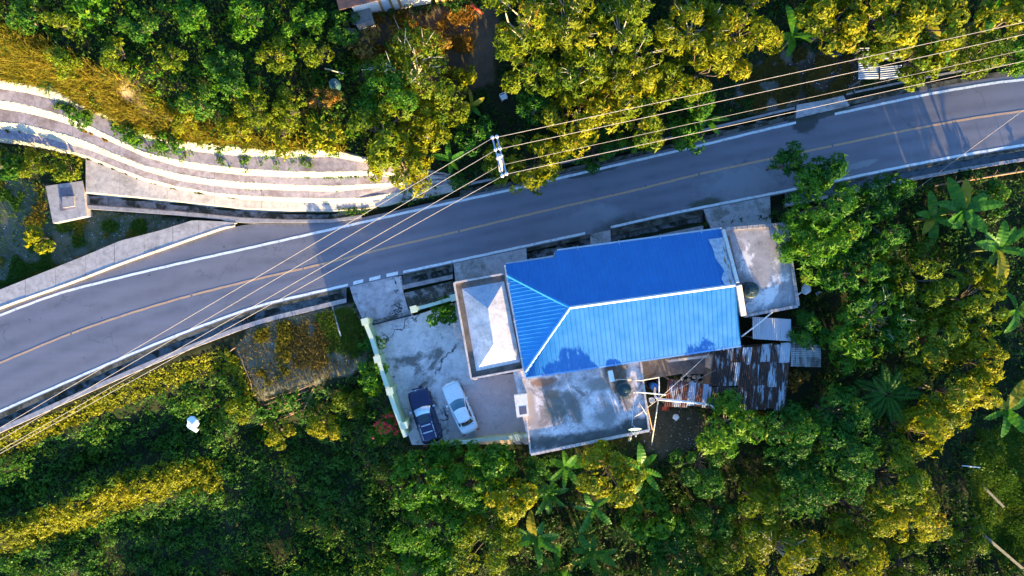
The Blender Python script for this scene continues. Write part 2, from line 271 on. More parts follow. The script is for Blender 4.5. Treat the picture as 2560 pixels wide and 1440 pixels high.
leafmat('leaf_vine', [(0.0, (0.014, 0.065, 0.008)), (0.5, (0.038, 0.120, 0.008)), (0.85, (0.10, 0.165, 0.008)), (1.0, (0.16, 0.17, 0.008))])
leafmat('leaf_floor_shaded', [(0.0, (0.006, 0.034, 0.004)), (0.5, (0.015, 0.062, 0.005)), (0.9, (0.045, 0.095, 0.006)), (1.0, (0.09, 0.10, 0.006))])  # darker than leaf_deep: shade of the gaps under the trees put into the colour
leafmat('leaf_dry', [(0.0, (0.10, 0.07, 0.012)), (0.5, (0.19, 0.11, 0.014)), (1.0, (0.26, 0.08, 0.018))], 0.25)
leafmat('grass_gold', [(0.0, (0.07, 0.09, 0.010)), (0.5, (0.17, 0.14, 0.012)), (1.0, (0.26, 0.15, 0.02))], 0.3)
leafmat('grass_green', [(0.0, (0.025, 0.075, 0.008)), (0.6, (0.055, 0.125, 0.010)), (1.0, (0.12, 0.14, 0.012))], 0.3)
leafmat('grass_brown', [(0.0, (0.06, 0.055, 0.015)), (0.6, (0.12, 0.09, 0.02)), (1.0, (0.19, 0.12, 0.03))], 0.2)
leafmat('leaf_banana', [(0.0, (0.020, 0.085, 0.008)), (0.6, (0.045, 0.15, 0.012)), (1.0, (0.12, 0.19, 0.012))], 0.4, 0.4)
leafmat('leaf_banana_old', [(0.0, (0.14, 0.14, 0.01)), (0.6, (0.26, 0.21, 0.012)), (1.0, (0.30, 0.18, 0.03))], 0.4, 0.5)

# ------------------------------------------------------------------ mesh helpers
def tag(o, label=None, cat=None, group=None, kind=None):
    if label: o['label'] = label
    if cat: o['category'] = cat
    if group: o['group'] = group
    if kind: o['kind'] = kind
    return o
def link(name, me, mat=None, parent=None):
    o = bpy.data.objects.new(name, me); C.objects.link(o)
    if mat is not None: me.materials.append(M[mat] if isinstance(mat, str) else mat)
    if parent is not None: o.parent = parent; o.matrix_parent_inverse = Matrix.Identity(4); o.matrix_basis = parent_inv(parent)
    return o
def parent_inv(p):
    m = p.matrix_basis.copy(); q = p.parent
    while q is not None: m = q.matrix_basis @ m; q = q.parent
    return m.inverted()
def thing(name, label, cat, loc=(0, 0, 0), rz=0.0, group=None):
    o = bpy.data.objects.new(name, None); C.objects.link(o); o.location = loc; o.rotation_euler = (0, 0, rz)
    o.matrix_basis = Matrix.Translation(loc) @ Matrix.Rotation(rz, 4, 'Z'); o.empty_display_size = 0.3
    return tag(o, label, cat, group)
def mesh_from(name, verts, faces, smooth_=False):
    me = bpy.data.meshes.new(name); me.from_pydata([tuple(v) for v in verts], [], faces); me.update()
    if smooth_: me.polygons.foreach_set('use_smooth', [True] * len(me.polygons))
    return me
def obj(name, verts, faces, mat, parent=None, sm=False): return link(name, mesh_from(name, verts, faces, sm), mat, parent)
def prism(name, pts, z0, z1, mat, parent=None, bevel=0.0):
    """pts: plan outline (x,y[,ztop]); walls down to z0"""
    bm = bmesh.new(); n = len(pts)
    top = [bm.verts.new((p[0], p[1], p[2] if (z1 is None) else z1)) for p in pts]; bot = [bm.verts.new((p[0], p[1], z0)) for p in pts]
    bm.faces.new(top); bm.faces.new(bot[::-1])
    for i in range(n): bm.faces.new((top[i], bot[i], bot[(i + 1) % n], top[(i + 1) % n]))
    bmesh.ops.recalc_face_normals(bm, faces=bm.faces)
    if bevel: bmesh.ops.bevel(bm, geom=[e for e in bm.edges], offset=bevel, segments=1, affect='EDGES')
    me = bpy.data.meshes.new(name); bm.to_mesh(me); bm.free(); return link(name, me, mat, parent)
def wallstrip(name, pts, th, z0, z1, mat, parent=None, side=0.0):
    """wall along an open polyline with real thickness"""
    pts = [Vector((p[0], p[1], 0)) for p in pts]; L = []; Rr = []
    for i, p in enumerate(pts):
        a = pts[max(i - 1, 0)]; b = pts[min(i + 1, len(pts) - 1)]; d = (b - a).normalized(); n = Vector((-d.y, d.x, 0))
        L.append(p + n * (th / 2 + side)); Rr.append(p - n * (th / 2 - side))
    return prism(name, L + Rr[::-1], z0, z1, mat, parent)
def box(name, c, s, mat, parent=None, rz=0.0, bevel=0.01, rx=0.0, ry=0.0):
    bm = bmesh.new(); bmesh.ops.create_cube(bm, size=1.0); bmesh.ops.scale(bm, vec=s, verts=bm.verts)
    if bevel: bmesh.ops.bevel(bm, geom=list(bm.edges), offset=min(bevel, min(s) * 0.3), segments=2, affect='EDGES')
    mt = Matrix.Translation(c) @ Matrix.Rotation(rz, 4, 'Z') @ Matrix.Rotation(ry, 4, 'Y') @ Matrix.Rotation(rx, 4, 'X')
    bmesh.ops.transform(bm, matrix=mt, verts=bm.verts); me = bpy.data.meshes.new(name); bm.to_mesh(me); bm.free(); return link(name, me, mat, parent)
def tubegeo(pts, rad, seg=6, off=0):
    pts = [Vector(p) for p in pts]; V = []; Fc = []; n = len(pts)
    if not isinstance(rad, (list, tuple, np.ndarray)): rad = [rad] * n
    for i, p in enumerate(pts):
        d = (pts[min(i + 1, n - 1)] - pts[max(i - 1, 0)])
        d = d.normalized() if d.length > 1e-9 else Vector((0, 0, 1))
        a = d.cross(Vector((0, 0, 1)) if abs(d.z) < 0.9 else Vector((1, 0, 0))).normalized(); b = d.cross(a)
        for k in range(seg):
            t = 2 * math.pi * k / seg; V.append(p + (a * math.cos(t) + b * math.sin(t)) * rad[i])
    for i in range(n - 1):
        for k in range(seg):
            a0 = off + i * seg + k; a1 = off + i * seg + (k + 1) % seg; Fc.append((a0, a1, a1 + seg, a0 + seg))
    Fc.append(tuple(off + k for k in range(seg))[::-1]); Fc.append(tuple(off + (n - 1) * seg + k for k in range(seg)))
    return V, Fc
def tube(name, pts, rad, mat, parent=None, seg=6):
    V, Fc = tubegeo(pts, rad, seg); return obj(name, V, Fc, mat, parent, True)
def lathe(name, prof, c, mat, parent=None, seg=20):
    V = []; Fc = []; n = len(prof)
    for (r, z) in prof:
        for k in range(seg): t = 2 * math.pi * k / seg; V.append((c[0] + r * math.cos(t), c[1] + r * math.sin(t), c[2] + z))
    for i in range(n - 1):
        for k in range(seg): a = i * seg + k; b = i * seg + (k + 1) % seg; Fc.append((a, b, b + seg, a + seg))
    Fc.append(tuple(range(seg))[::-1]); Fc.append(tuple((n - 1) * seg + k for k in range(seg)))
    o = obj(name, V, Fc, mat, parent, False); return o
def strips(name, lines, mat, parent=None, sm=False):
    """lines: list of equally long 3-D polylines, skinned one to the next"""
    n = len(lines[0]); V = [p for l in lines for p in l]; Fc = []
    for i in range(len(lines) - 1):
        for k in range(n - 1): a = i * n + k; Fc.append((a, a + n, a + n + 1, a + 1))
    return obj(name, V, Fc, mat, parent, sm)
def fastmesh(name, V, Q, mat, var=None, parent=None):
    """V (N,3) array, Q (M,k) int array"""
    me = bpy.data.meshes.new(name); V = np.ascontiguousarray(V, dtype=np.float32); Q = np.ascontiguousarray(Q, dtype=np.int32)
    me.vertices.add(len(V)); me.vertices.foreach_set('co', V.ravel()); k = Q.shape[1]
    me.loops.add(Q.size); me.loops.foreach_set('vertex_index', Q.ravel())
    me.polygons.add(len(Q)); me.polygons.foreach_set('loop_start', np.arange(0, Q.size, k, dtype=np.int32))
    me.update(calc_edges=True)
    if var is not None:
        a = me.attributes.new('var', 'FLOAT', 'FACE'); a.data.foreach_set('value', np.ascontiguousarray(var, dtype=np.float32))
    return link(name, me, mat, parent)
def setvar(o, val):
    a = o.data.attributes.new('var', 'FLOAT', 'FACE'); a.data.foreach_set('value', np.full(len(o.data.polygons), val, np.float32))
def norm(a): return a / (np.linalg.norm(a, axis=1, keepdims=True) + 1e-9)
def leafgeo(pos, d, nrm, L, W, droop=0.15):
    s = norm(np.cross(d, nrm)); nn = norm(np.cross(s, d)); L = L[:, None]; W = W[:, None]
    a = pos; m = pos + d * L * 0.45 + nn * L * 0.06; t = pos + d * L - nn * L * droop
    V = np.stack([a, m + s * W * 0.5, t, m - s * W * 0.5], 1).reshape(-1, 3); Q = np.arange(len(pos) * 4).reshape(-1, 4); return V, Q

# ------------------------------------------------------------------ terrain: control lines running along x, north to south: (photo px, py, height, relief)
us_all = np.arange(-1200, 3761, 20.0)
RT = {  # retaining terraces: (outline, height)
 'R4t': ([(-300, 190), (0, 199), (56, 208), (111, 220), (156, 234), (208, 261), (264, 288), (333, 324), (417, 347), (472, 354), (528, 358), (600, 367), (664, 373), (746, 373), (828, 373), (875, 386), (960, 408), (1060, 425), (1140, 438)], 4.0),
 'R4b': ([(-300, 213), (0, 222), (56, 230), (111, 243), (156, 255), (208, 272), (278, 302), (361, 344), (444, 372), (500, 380), (600, 391), (746, 394), (828, 392), (866, 398), (960, 416), (1060, 430), (1140, 441)], 3.25),
 'R3t': ([(-300, 240), (0, 249), (56, 259), (111, 274), (167, 291), (222, 313), (278, 341), (361, 380), (444, 399), (528, 412), (609, 421), (719, 428), (828, 429), (921, 427), (1020, 437), (1140, 444)], 3.1),
 'R3b': ([(-300, 262), (0, 272), (56, 280), (111, 293), (167, 309), (222, 331), (278, 355), (361, 392), (444, 416), (528, 429), (609, 438), (719, 443), (828, 444), (926, 439), (1020, 445), (1140, 447)], 2.35),
 'R2t': ([(-300, 295), (0, 304), (56, 309), (111, 322), (167, 336), (222, 355), (278, 380), (361, 413), (444, 433), (528, 447), (609, 455), (719, 461), (828, 464), (937, 459), (1020, 454), (1140, 450)], 2.2),
 'R2b': ([(-300, 314), (0, 324), (56, 331), (111, 344), (167, 359), (222, 374), (278, 395), (361, 427), (444, 451), (528, 463), (609, 472), (719, 476), (828, 479), (937, 470), (1020, 463), (1140, 453)], 1.45),
 'R1t': ([(-300, 335), (0, 344), (56, 349), (111, 361), (167, 374), (222, 391), (278, 413), (361, 444), (444, 466), (528, 481), (609, 488), (719, 494), (828, 496), (910, 494), (1020, 476), (1140, 456)], 1.3),
 'R1b': ([(-300, 346), (0, 355), (56, 362), (111, 372), (167, 384), (222, 398), (278, 420), (361, 454), (444, 474), (528, 488), (609, 499), (719, 506), (828, 509), (937, 503), (1020, 484), (1140, 462)], 0.55),
 'R0t': ([(-300, 375), (0, 390), (120, 420), (214, 480), (333, 491), (444, 502), (609, 520), (719, 525), (828, 526), (910, 522), (1020, 500), (1140, 472)], 0.40),
 'R0b': ([(-300, 400), (0, 430), (120, 470), (215, 487), (333, 498), (444, 509), (609, 527), (719, 532), (828, 532), (910, 527), (1020, 505), (1140, 478)], -0.35),
 'D1': ([(-300, 420), (0, 450), (120, 490), (217, 511), (333, 519), (444, 527), (609, 543), (719, 548), (828, 547), (910, 535), (1020, 513), (1140, 486)], -0.40)}
def rtz(u, z): return z if z <= 0 else z * (1.0 - 0.93 * float(smooth(880, 1140, u)))
def rtworld(key, u):
    pts, z = RT[key]; uu, vv = toline(pts); v = np.interp(u, uu, vv); return P(u, v, rtz(u, z))
XS = np.concatenate([np.arange(-170, -56, 4.0), np.arange(-56, 56.01, 0.4), np.arange(60, 171, 4.0)])
YS = np.concatenate([np.arange(-130, -36, 4.0), np.arange(-36, 32.01, 0.4), np.arange(36, 131, 4.0)])
def cline(pts):   # (px,py,z,relief) -> world arrays
    W = [(*P(a, b, z), r) for a, b, z, r in pts]; W = np.array(W)
    o = np.argsort(W[:, 0]); return [np.interp(XS, W[o, 0], W[o, i]) for i in (1, 2, 3)]
def uline(fv, z, r, us=us_all):
    f = (lambda q: z) if not callable(z) else z; rr = (lambda q: r) if not callable(r) else r
    return cline([(u, float(fv(u)), float(f(u)), float(rr(u))) for u in us])
def rtline(key, dz, push=0):
    pts, z = RT[key]; out = []
    for u in us_all:
        if u <= 1140:
            uu, vv = toline(pts); out.append((u, float(np.interp(u, uu, vv)), rtz(u, z) + dz, 0))
        else:
            k = min(1.0, (u - 1140) / 120.0); base = float(np.interp(1140, *toline(pts))); i = list(RT).index(key)
            tgt = float(vT(u)) - 95 + 6.0 * i; tz = 0.45 - 0.06 * i if i < 9 else (-0.45 if i > 9 else -0.2)
            if i >= 9: tgt = float(vT(u)) - 34 + 8 * (i - 9)
            off = base - float(vT(1140)); out.append((u, float(vT(u)) + off * (1 - k) + (tgt - float(vT(u))) * k, (rtz(1140, z) + dz) * (1 - k) + tz * k, 0.06 * k))
    return cline(out)
def I(*pts): a = np.array(pts, float); return lambda u: np.interp(u, a[:, 0], a[:, 1])
LN = []
far = lambda y, z, r: [np.full_like(XS, y), np.full_like(XS, z) if np.isscalar(z) else z, np.full_like(XS, r)]
LN.append(far(130.0, 16.0, 1.5))
LN.append(uline(lambda u: -260, I((-300, 9), (700, 8), (1200, 5.0), (2600, 5.0)), 0.9))
LN.append(uline(I((-300, 40), (0, 70), (300, 60), (600, 70), (900, 60), (1300, 30), (2560, 20)), I((-300, 7.0), (400, 7.0), (850, 4.8), (1000, 4.0), (1150, 3.4), (1300, 2.4), (1900, 1.4), (2000, 0.9), (2560, 2.6)), I((-300, .8), (800, .8), (900, .3), (1200, .3), (1300, .5), (2560, .5))))
LN.append(uline(I((-300, 70), (0, 100), (300, 190), (450, 230), (700, 260), (850, 290), (1000, 250), (1300, 190), (2560, 90)), I((-300, 7.0), (300, 7.0), (600, 6.6), (850, 4.4), (1000, 2.8), (1250, 1.5), (1900, 0.9), (2000, 0.4), (2560, 2.0)), I((-300, .5), (850, .6), (1000, .5), (1250, .4), (1850, .3), (1950, 0.05), (2120, .05), (2200, .3), (2560, .4))))
for k in RT: LN.append(rtline(k, -0.22 if k not in ('R0b', 'D1') else -0.12))
LN.append(uline(lambda u: eT(u) - 2, -0.34, 0)); LN.append(uline(lambda u: vC(u), -0.30, 0)); LN.append(uline(lambda u: vB(u) + 12, -0.14, 0))
LN.append(uline(lambda u: vB(u) + 16, -0.62, 0)); LN.append(uline(lambda u: vB(u) + 34, -0.62, 0)); LN.append(uline(lambda u: vB(u) + I((0, 54), (870, 44), (2560, 44))(u), -0.16, 0))
vS3 = I((-300, 1222), (0, 1092), (300, 965), (560, 868), (600, 905), (650, 985), (700, 975), (880, 930), (905, 900), (990, 1060), (1030, 1105), (1330, 1125), (1650, 1120), (1790, 1040), (1960, 1035), (2060, 930), (2110, 560), (2300, 505), (2560, 470), (3000, 430))
LN.append(uline(vS3, I((-300, -.6), (520, -.55), (620, -.3), (900, -.45), (1000, -.85), (1330, -.85), (1960, -.8), (2100, -.5), (2560, -.5)), 0.03))
LN.append(uline(lambda u: vS3(u) + I((-300, 62), (450, 60), (560, 60), (650, 75), (800, 90), (950, 60), (1350, 45), (1700, 60), (2100, 200), (2560, 240))(u), I((-300, -1.9), (560, -1.9), (700, -2.0), (1000, -2.3), (1350, -2.4), (1700, -1.9), (2100, -1.4), (2560, -1.4)), I((-300, .7), (560, .7), (1000, .5), (1700, .2), (2100, .4), (2560, .3))))
vS6 = I((-300, 1400), (0, 1330), (150, 1280), (300, 1215), (480, 1165), (600, 1165), (800, 1180), (1000, 1230), (1300, 1280), (2000, 1250), (2560, 1180))
LN.append(uline(lambda u: vS6(u) - 90, I((-300, -3.6), (400, -3.6), (650, -3.9), (1000, -3.4), (1700, -3.0), (2560, -2.2)), I((-300, 1.3), (600, 1.2), (1000, .5), (2560, .4))))
LN.append(uline(vS6, I((-300, -1.3), (400, -1.4), (520, -2.2), (650, -3.6), (1000, -4.0), (2000, -3.4), (2560, -2.6)), I((-300, .6), (600, .8), (1000, .6), (2560, .4))))
LN.append(uline(lambda u: vS6(u) + 75, I((-300, -4.0), (400, -4.0), (650, -4.6), (1000, -4.6), (2560, -3.4)), I((-300, .8), (600, 1.2), (1000, .8), (2560, .4))))
LN.append(uline(lambda u: 1620, I((-300, -6.5), (1000, -6.5), (2560, -5)), 1.0))
LN.append(far(-130.0, -14.0, 1.0))
YL = np.array([l[0] for l in LN]); ZL = np.array([l[1] for l in LN]); RL = np.array([l[2] for l in LN])
for i in range(1, len(YL)): YL[i] = np.minimum(YL[i], YL[i - 1] - 0.02)
Zg = np.zeros((len(XS), len(YS))); Rg = np.zeros_like(Zg)
for i in range(len(XS)):
    Zg[i] = np.interp(YS, YL[::-1, i], ZL[::-1, i]); Rg[i] = np.interp(YS, YL[::-1, i], RL[::-1, i])
XX, YY = np.meshgrid(XS, YS, indexing='ij')
# soften the creases of open ground only
Zs = Zg.copy()
for _ in range(6):
    Zp = np.pad(Zs, 1, mode='edge'); Zs = (Zp[1:-1, 1:-1] * 2 + Zp[:-2, 1:-1] + Zp[2:, 1:-1] + Zp[1:-1, :-2] + Zp[1:-1, 2:]) / 6
kk = np.clip(Rg * 3, 0, 1); Zg = Zg * (1 - kk) + Zs * kk
Zg += Rg * (1.5 * n1(XX / 3.1, YY / 3.1) + 0.9 * n2(XX / 1.4, YY / 1.4) + 0.35 * n3(XX / 0.7, YY / 0.7))
def hz(x, y):
    x = np.asarray(x, float); y = np.asarray(y, float)
    i = np.clip(np.searchsorted(XS, x) - 1, 0, len(XS) - 2); j = np.clip(np.searchsorted(YS, y) - 1, 0, len(YS) - 2)
    fx = np.clip((x - XS[i]) / (XS[i + 1] - XS[i]), 0, 1); fy = np.clip((y - YS[j]) / (YS[j + 1] - YS[j]), 0, 1)
    return (Zg[i, j] * (1 - fx) + Zg[i + 1, j] * fx) * (1 - fy) + (Zg[i, j + 1] * (1 - fx) + Zg[i + 1, j + 1] * fx) * fy
def G(px, py, up=0.0):
    z = 0.0
    for _ in range(8): p = P(px, py, z + up); z = float(hz(p.x, p.y))
    p = P(px, py, z + up); return Vector((p.x, p.y, z))
def topx(x, y, z): return 1280 + F * x / (H - z), 720 - F * y / (H - z)
LOT = [(595, 868), (640, 800), (700, 790), (872, 760), (905, 800), (930, 870), (880, 945), (860, 935), (650, 1000), (600, 900)]
LANE = [(1860, 180), (1990, 110), (2030, 130), (2140, 140), (2150, 215), (2125, 245), (1992, 265), (1900, 290), (1830, 250)]
BARE = [(270, 220), (310, 185), (345, 205), (380, 270), (450, 300), (440, 318), (375, 300), (310, 265)]
TRIANGLE = [(-60, 400), (120, 470), (130, 560), (218, 520), (480, 552), (0, 722), (-60, 745)]
DIRTYARD = [(880, 40), (1250, 20), (1240, 200), (1130, 260), (900, 200)]
BACKYARD = [(1600, 1000), (1680, 1020), (1790, 1020), (1760, 1120), (1640, 1140), (1600, 1090)]
CLEARING = [(2440, 1080), (2600, 1050), (2600, 1400), (2500, 1420), (2450, 1310), (2420, 1180)]
def mk_ground():
    cx, cy = topx(XX, YY, Zg); col = np.zeros(XX.shape + (4,)); col[..., 3] = 1
    col[..., :3] = (0.022, 0.026, 0.011)
    def paint(poly, c):
        k = inpoly(cx + 14 * n1(XX * 1.7, YY * 1.7), cy + 14 * n2(XX * 1.7, YY * 1.7), poly); col[k, :3] = c
    paint(DIRTYARD, (0.085, 0.065, 0.045)); paint(LOT, (0.17, 0.16, 0.12)); paint(LANE, (0.12, 0.115, 0.10)); paint(BARE, (0.30, 0.21, 0.13)); paint(TRIANGLE, (0.135, 0.13, 0.095))
    paint(BACKYARD, (0.075, 0.065, 0.04)); paint(CLEARING, (0.055, 0.050, 0.024))
    paint([(1960, 150), (2150, 140), (2150, 215), (2120, 250), (1990, 265)], (0.050, 0.042, 0.032))
    nx, ny = len(XS), len(YS); idx = np.arange(nx * ny).reshape(nx, ny)
    Q = np.stack([idx[:-1, :-1], idx[1:, :-1], idx[1:, 1:], idx[:-1, 1:]], -1).reshape(-1, 4)
    t = NT('soil'); a = t.attr('cover').outputs['Color']; f = t.noise(1.6, 8, 0.7); s = t.noise(9, 6, 0.7)
    c = t.mix(t.rng(f, 0.35, 0.7), a, (0.6, 0.62, 0.6), 'MULTIPLY'); c = t.mix(t.rng(s, 0.56, 0.72, 0, 0.55), c, t.mix(1.0, a, (1.9, 1.9, 2.0), 'MULTIPLY'))
    M['soil'] = t.done(c, 0.95, s, 0.6, 0.08, 0, 0.15)
    o = fastmesh('ground', np.stack([XX, YY, Zg], -1).reshape(-1, 3), Q, 'soil'); o.data.polygons.foreach_set('use_smooth', [True] * len(Q))
    ca = o.data.color_attributes.new('cover', 'FLOAT_COLOR', 'POINT'); ca.data.foreach_set('color', col.reshape(-1).astype(np.float32))
    tag(o, 'sloping ground of soil and gravel under the plants', None, None, 'structure'); return o
mk_ground()
# ------------------------------------------------------------------ road and paint
U = np.arange(-780, 3360, 12.0)
def L3(fv, z, us): return [P(u, float(fv(u)), z) for u in us]
road = strips('road', [L3(eT, -0.5, U), L3(eT, -0.15, U), L3(lambda u: (eT(u) + vC(u)) / 2, -0.09, U), L3(vC, -0.04, U), L3(lambda u: (vB(u) + vC(u)) / 2, 0.01, U), L3(lambda u: vB(u) + 6, 0.05, U), L3(lambda u: vB(u) + 6, -0.25, U)], 'asphalt')
ra = road.data.attributes.new('cross', 'FLOAT', 'POINT'); ra.data.foreach_set('value', np.repeat(np.array([-1, -1, -.5, 0, .5, 1, 1], np.float32), len(U)))
tag(road, 'grey asphalt two-lane road crossing the whole picture', None, None, 'structure')
def rz_(v, u):  # road crown height
    a = float(eT(u)); c = float(vC(u)); b = float(vB(u)) + 6
    return 0.03 * (1 - min(1, abs(v - c) / (abs((a if v < c else b) - c) + 1e-6))) if True else 0
def mark(name, fv, u0, u1, wv, mat, lab=None):
    us = np.linspace(u0, u1, max(5, int((u1 - u0) / 12) + 1)); A = []; B = []
    for u in us:
        v = float(fv(u)); j = 0.5 * math.sin(u * 0.11) * 0.5
        A.append(P(u, v - wv + j, rz_(v, u) + 0.010)); B.append(P(u, v + wv + j, rz_(v, u) + 0.010))
    # lay on the crowned surface: follow the straight facets of the road sheet
    o = strips(name, [A, B], mat, road)
    if lab: o['label'] = lab
    return o
def roadz(u, v):
    l = [float(eT(u)), (float(eT(u)) + float(vC(u))) / 2, float(vC(u)), (float(vB(u)) + float(vC(u))) / 2, float(vB(u)) + 6]
    return float(np.interp(v, l, [-0.15, -0.09, -0.04, 0.01, 0.05]))
rz_ = lambda v, u: roadz(u, v)
for a, b in [(-760, 1990), (2087, 3300)]: mark('edge_line', vT, a, b, 3.1, 'white_paint')
for a, b in [(-760, 870), (1008, 1463), (1527, 3300)]: mark('edge_line', vB, a, b, 3.1, 'white_paint')
for a, b in [(883, 908), (923, 951), (966, 995)]: mark('edge_line', lambda u: vB(u) - 1, a, b, 4.2, 'white_paint', 'short white dash across the driveway mouth')
for a, b in [(-760, 175), (180, 476), (481, 756), (759, 1145), (1150, 1745), (1750, 2079), (2084, 3300)]: mark('centre_line', vC, a, b, 2.7, 'yellow_paint')

# ------------------------------------------------------------------ pavement with kerb on the left
sw = bpy.data.objects.new('sidewalk', None); C.objects.link(sw); tag(sw, 'pale concrete footpath with kerb curving along the road', None, None, 'structure')
swU = I((-300, 840), (-100, 762), (0, 724), (100, 684), (200, 644), (300, 602), (400, 576), (480, 551), (600, 550))
swK = lambda u: eT(u) - 8.5
js = [-300, -160, -80, -10, 63, 138, 213, 286, 360, 432, 497]
for a, b in zip(js[:-1], js[1:]):
    us = np.linspace(a + 0.5, b - 0.5, 8); dz = random.uniform(-0.012, 0.012)
    top = [P(u, float(swU(u)), 0.16 + dz) for u in us]; bot = [P(u, float(swK(u)) - 1, 0.15 + dz) for u in us]
    prism('slab', top + bot[::-1], -0.3, None, 'slab_pale', sw)
us = [497.5, 540, 572]; prism('slab', [P(497.5, 551, .16), P(560, 554, .15), P(590, 557, .15), P(560, 570, .15), P(530, 577, .15), P(497.5, float(swK(497)) - 1, .15)], -0.3, None, 'slab_pale', sw)
us = np.arange(-300, 598, 12.0); st = []
kz = [(-9.5, 0.150), (-8.5, 0.168), (-6.5, 0.172), (-5.0, 0.13), (-1.0, 0.08), (-0.2, -0.4)]
strips('kerb', [[P(u, float(eT(u)) + dv * (1 if u < 560 else max(0.5, (600 - u) / 40)), z) for u in us] for dv, z in kz], 'slab_pale', sw)

# ------------------------------------------------------------------ stepped retaining wall
tw = thing('retaining_wall', 'stepped concrete retaining wall of four pale curved terraces above the road', 'retaining wall', tuple(P(500, 480, 0.3)))
keys = ['R4t', 'R4b', 'R3t', 'R3b', 'R2t', 'R2b', 'R1t', 'R1b', 'R0t']
ut = np.arange(-290, 1141, 10.0)
for i in range(0, 8):
    a, b = keys[i], keys[i + 1]
    if i % 2 == 0:   # battered riser, roughly rendered
        A = [rtworld(a, u) for u in ut]; B = [rtworld(b, u) for u in ut]; lines = []
        lip = [Vector((p.x, p.y + 0.16, p.z - 0.25)) for p in A]
        for k in range(6):
            f = k / 5; lines.append([A[j].lerp(B[j], f) + Vector((0, 0.0, 0.05 * float(n3(j * .9, k * 1.7 + i * 9)) if 0 < k < 5 else 0)) for j in range(len(ut))])
        strips('riser', [lip] + lines + [[p + Vector((0, -0.02, -0.25)) for p in B]], 'rough_render', tw, True)
    else:            # tread: separate poured bays with open joints
        cuts = list(range(-290, 1100, 118)) + [1140]
        lo = -290 if i < 7 else 214
        for c0, c1 in zip(cuts[:-1], cuts[1:]):
            if c1 <= lo: continue
            c0 = max(c0, lo); uu = np.linspace(c0 + 0.35, c1 - 0.35, 10); dz = random.uniform(-0.02, 0.02)
            A = [rtworld(a, u) + Vector((0, 0, dz)) for u in uu]; B = [rtworld(b, u) + Vector((0, 0, dz)) for u in uu]
            prism('tread_bay', A + B[::-1], -0.5, None, 'tread' if i < 7 else 'slab_pale', tw)
ub = np.arange(214, 1141, 10.0)
A = [rtworld('R0t', u) + Vector((0, .03, 0.0)) for u in ub]; B = [rtworld('R0b', u) for u in ub]
strips('ditch_wall', [A, [a.lerp(b, .5) for a, b in zip(A, B)], B], 'rough_render', tw)
# the drain at its foot
dr = thing('drain_channel', 'mossy open concrete drain at the foot of the stepped retaining wall', 'drain', tuple(P(500, 530, -0.3)))
ub = np.arange(214, 905, 10.0)
D1 = lambda u: float(np.interp(u, *toline(RT['D1'][0])))
strips('channel_floor', [[rtworld('R0b', u) + Vector((0, .1, .02)) for u in ub], [P(u, D1(u), -0.36) for u in ub]], 'drain', dr)
e2 = lambda u: max(D1(u) + 9, min(float(eT(u)) - 1.5, D1(u) + 14)) if u > 560 else D1(u) + 11
strips('channel_kerb', [[P(u, D1(u), -0.36) for u in ub], [P(u, D1(u) + 2, 0.12) for u in ub], [P(u, e2(u), 0.12) for u in ub], [P(u, e2(u) + 1, -0.5) for u in ub]], 'kerb', dr)

def gutter(name, label, fv, us, sec, mats, cat='gutter'):
    g = thing(name, label, cat, tuple(P(us[len(us) // 2], float(fv(us[len(us) // 2])) + sec[2][0], 0)))
    segs = {}
    i = 0
    while i < len(mats):
        j = i
        while j + 1 < len(mats) and mats[j + 1] == mats[i]: j += 1
        lines = [[P(u, float(fv(u)) + sec[k][0] * (sec[k][2](u) if len(sec[k]) > 2 else 1), sec[k][1]) for u in us] for k in range(i, j + 2)]
        strips({'kerb': 'kerb', 'mossy': 'lip', 'drain': 'channel', 'walk': 'lip', 'water': 'channel'}[mats[i]], lines, mats[i], g); i = j + 1
    return g
sec = [(5.5, -0.02), (15, -0.02), (16.5, -0.42), (31, -0.44), (32.5, 0.06), (43, 0.06), (44, -0.35)]
wid = I((0, 1.25), (870, 1.0)); secw = [(s[0], s[1], wid) for s in sec]
mt = ['mossy', 'drain', 'drain', 'drain', 'kerb', 'kerb']
gutter('roadside_gutter', 'long open concrete gutter below the road, left of the driveway', vB, np.arange(-700, 873, 9.0), secw, mt)
gutter('roadside_gutter', 'short open gutter between the driveway and the house forecourt', vB, np.linspace(1006, 1132, 14), sec, ['mossy', 'drain', 'drain', 'drain', 'kerb', 'kerb'])
sec3 = [(5.5, -0.02), (14, -0.02), (15.5, -0.5), (36, -0.5), (37, 0.04), (46, 0.04), (47, -0.3)]
gutter('roadside_gutter', 'gutter pit by the stepped corner of the blue roof', vB, np.linspace(1318, 1475, 14), sec3, mt)
sec4 = [(5.5, -0.02), (22, -0.02), (23.5, -0.5), (45, -0.5), (46, 0.04), (58, 0.04), (59, -0.3)]
gutter('roadside_gutter', 'gutter pit along the middle of the blue roof', vB, np.linspace(1528, 1758, 16), sec4, mt)
sec5 = [(5.5, -0.02), (13, -0.03), (15, -0.35), (30, -0.36), (32, 0.0), (40, 0.0), (41, -0.35)]
gutter('roadside_gutter', 'wet gutter running along the road past the banana plants', vB, np.arange(1962, 3300, 12.0), sec5, ['mossy', 'drain', 'water', 'drain', 'kerb', 'kerb'])
secN = [(-11, -0.02), (-20, -0.02), (-21, -0.4), (-33, -0.4), (-34, 0.02), (-40, 0.02), (-41, -0.3)]
gutter('roadside_gutter', 'overgrown gutter under the roadside trees right of the power pole', vT, np.arange(1150, 1988, 9.0), secN, mt)
secN2 = [(-14, -0.02), (-26, -0.02), (-27, -0.4), (-40, -0.4), (-41, 0.02), (-46, 0.02), (-47, -0.3)]
gutter('roadside_gutter', 'dark leafy gutter right of the dirt lane, near the upper right corner', vT, np.arange(2116, 3300, 9.0), secN2, mt)

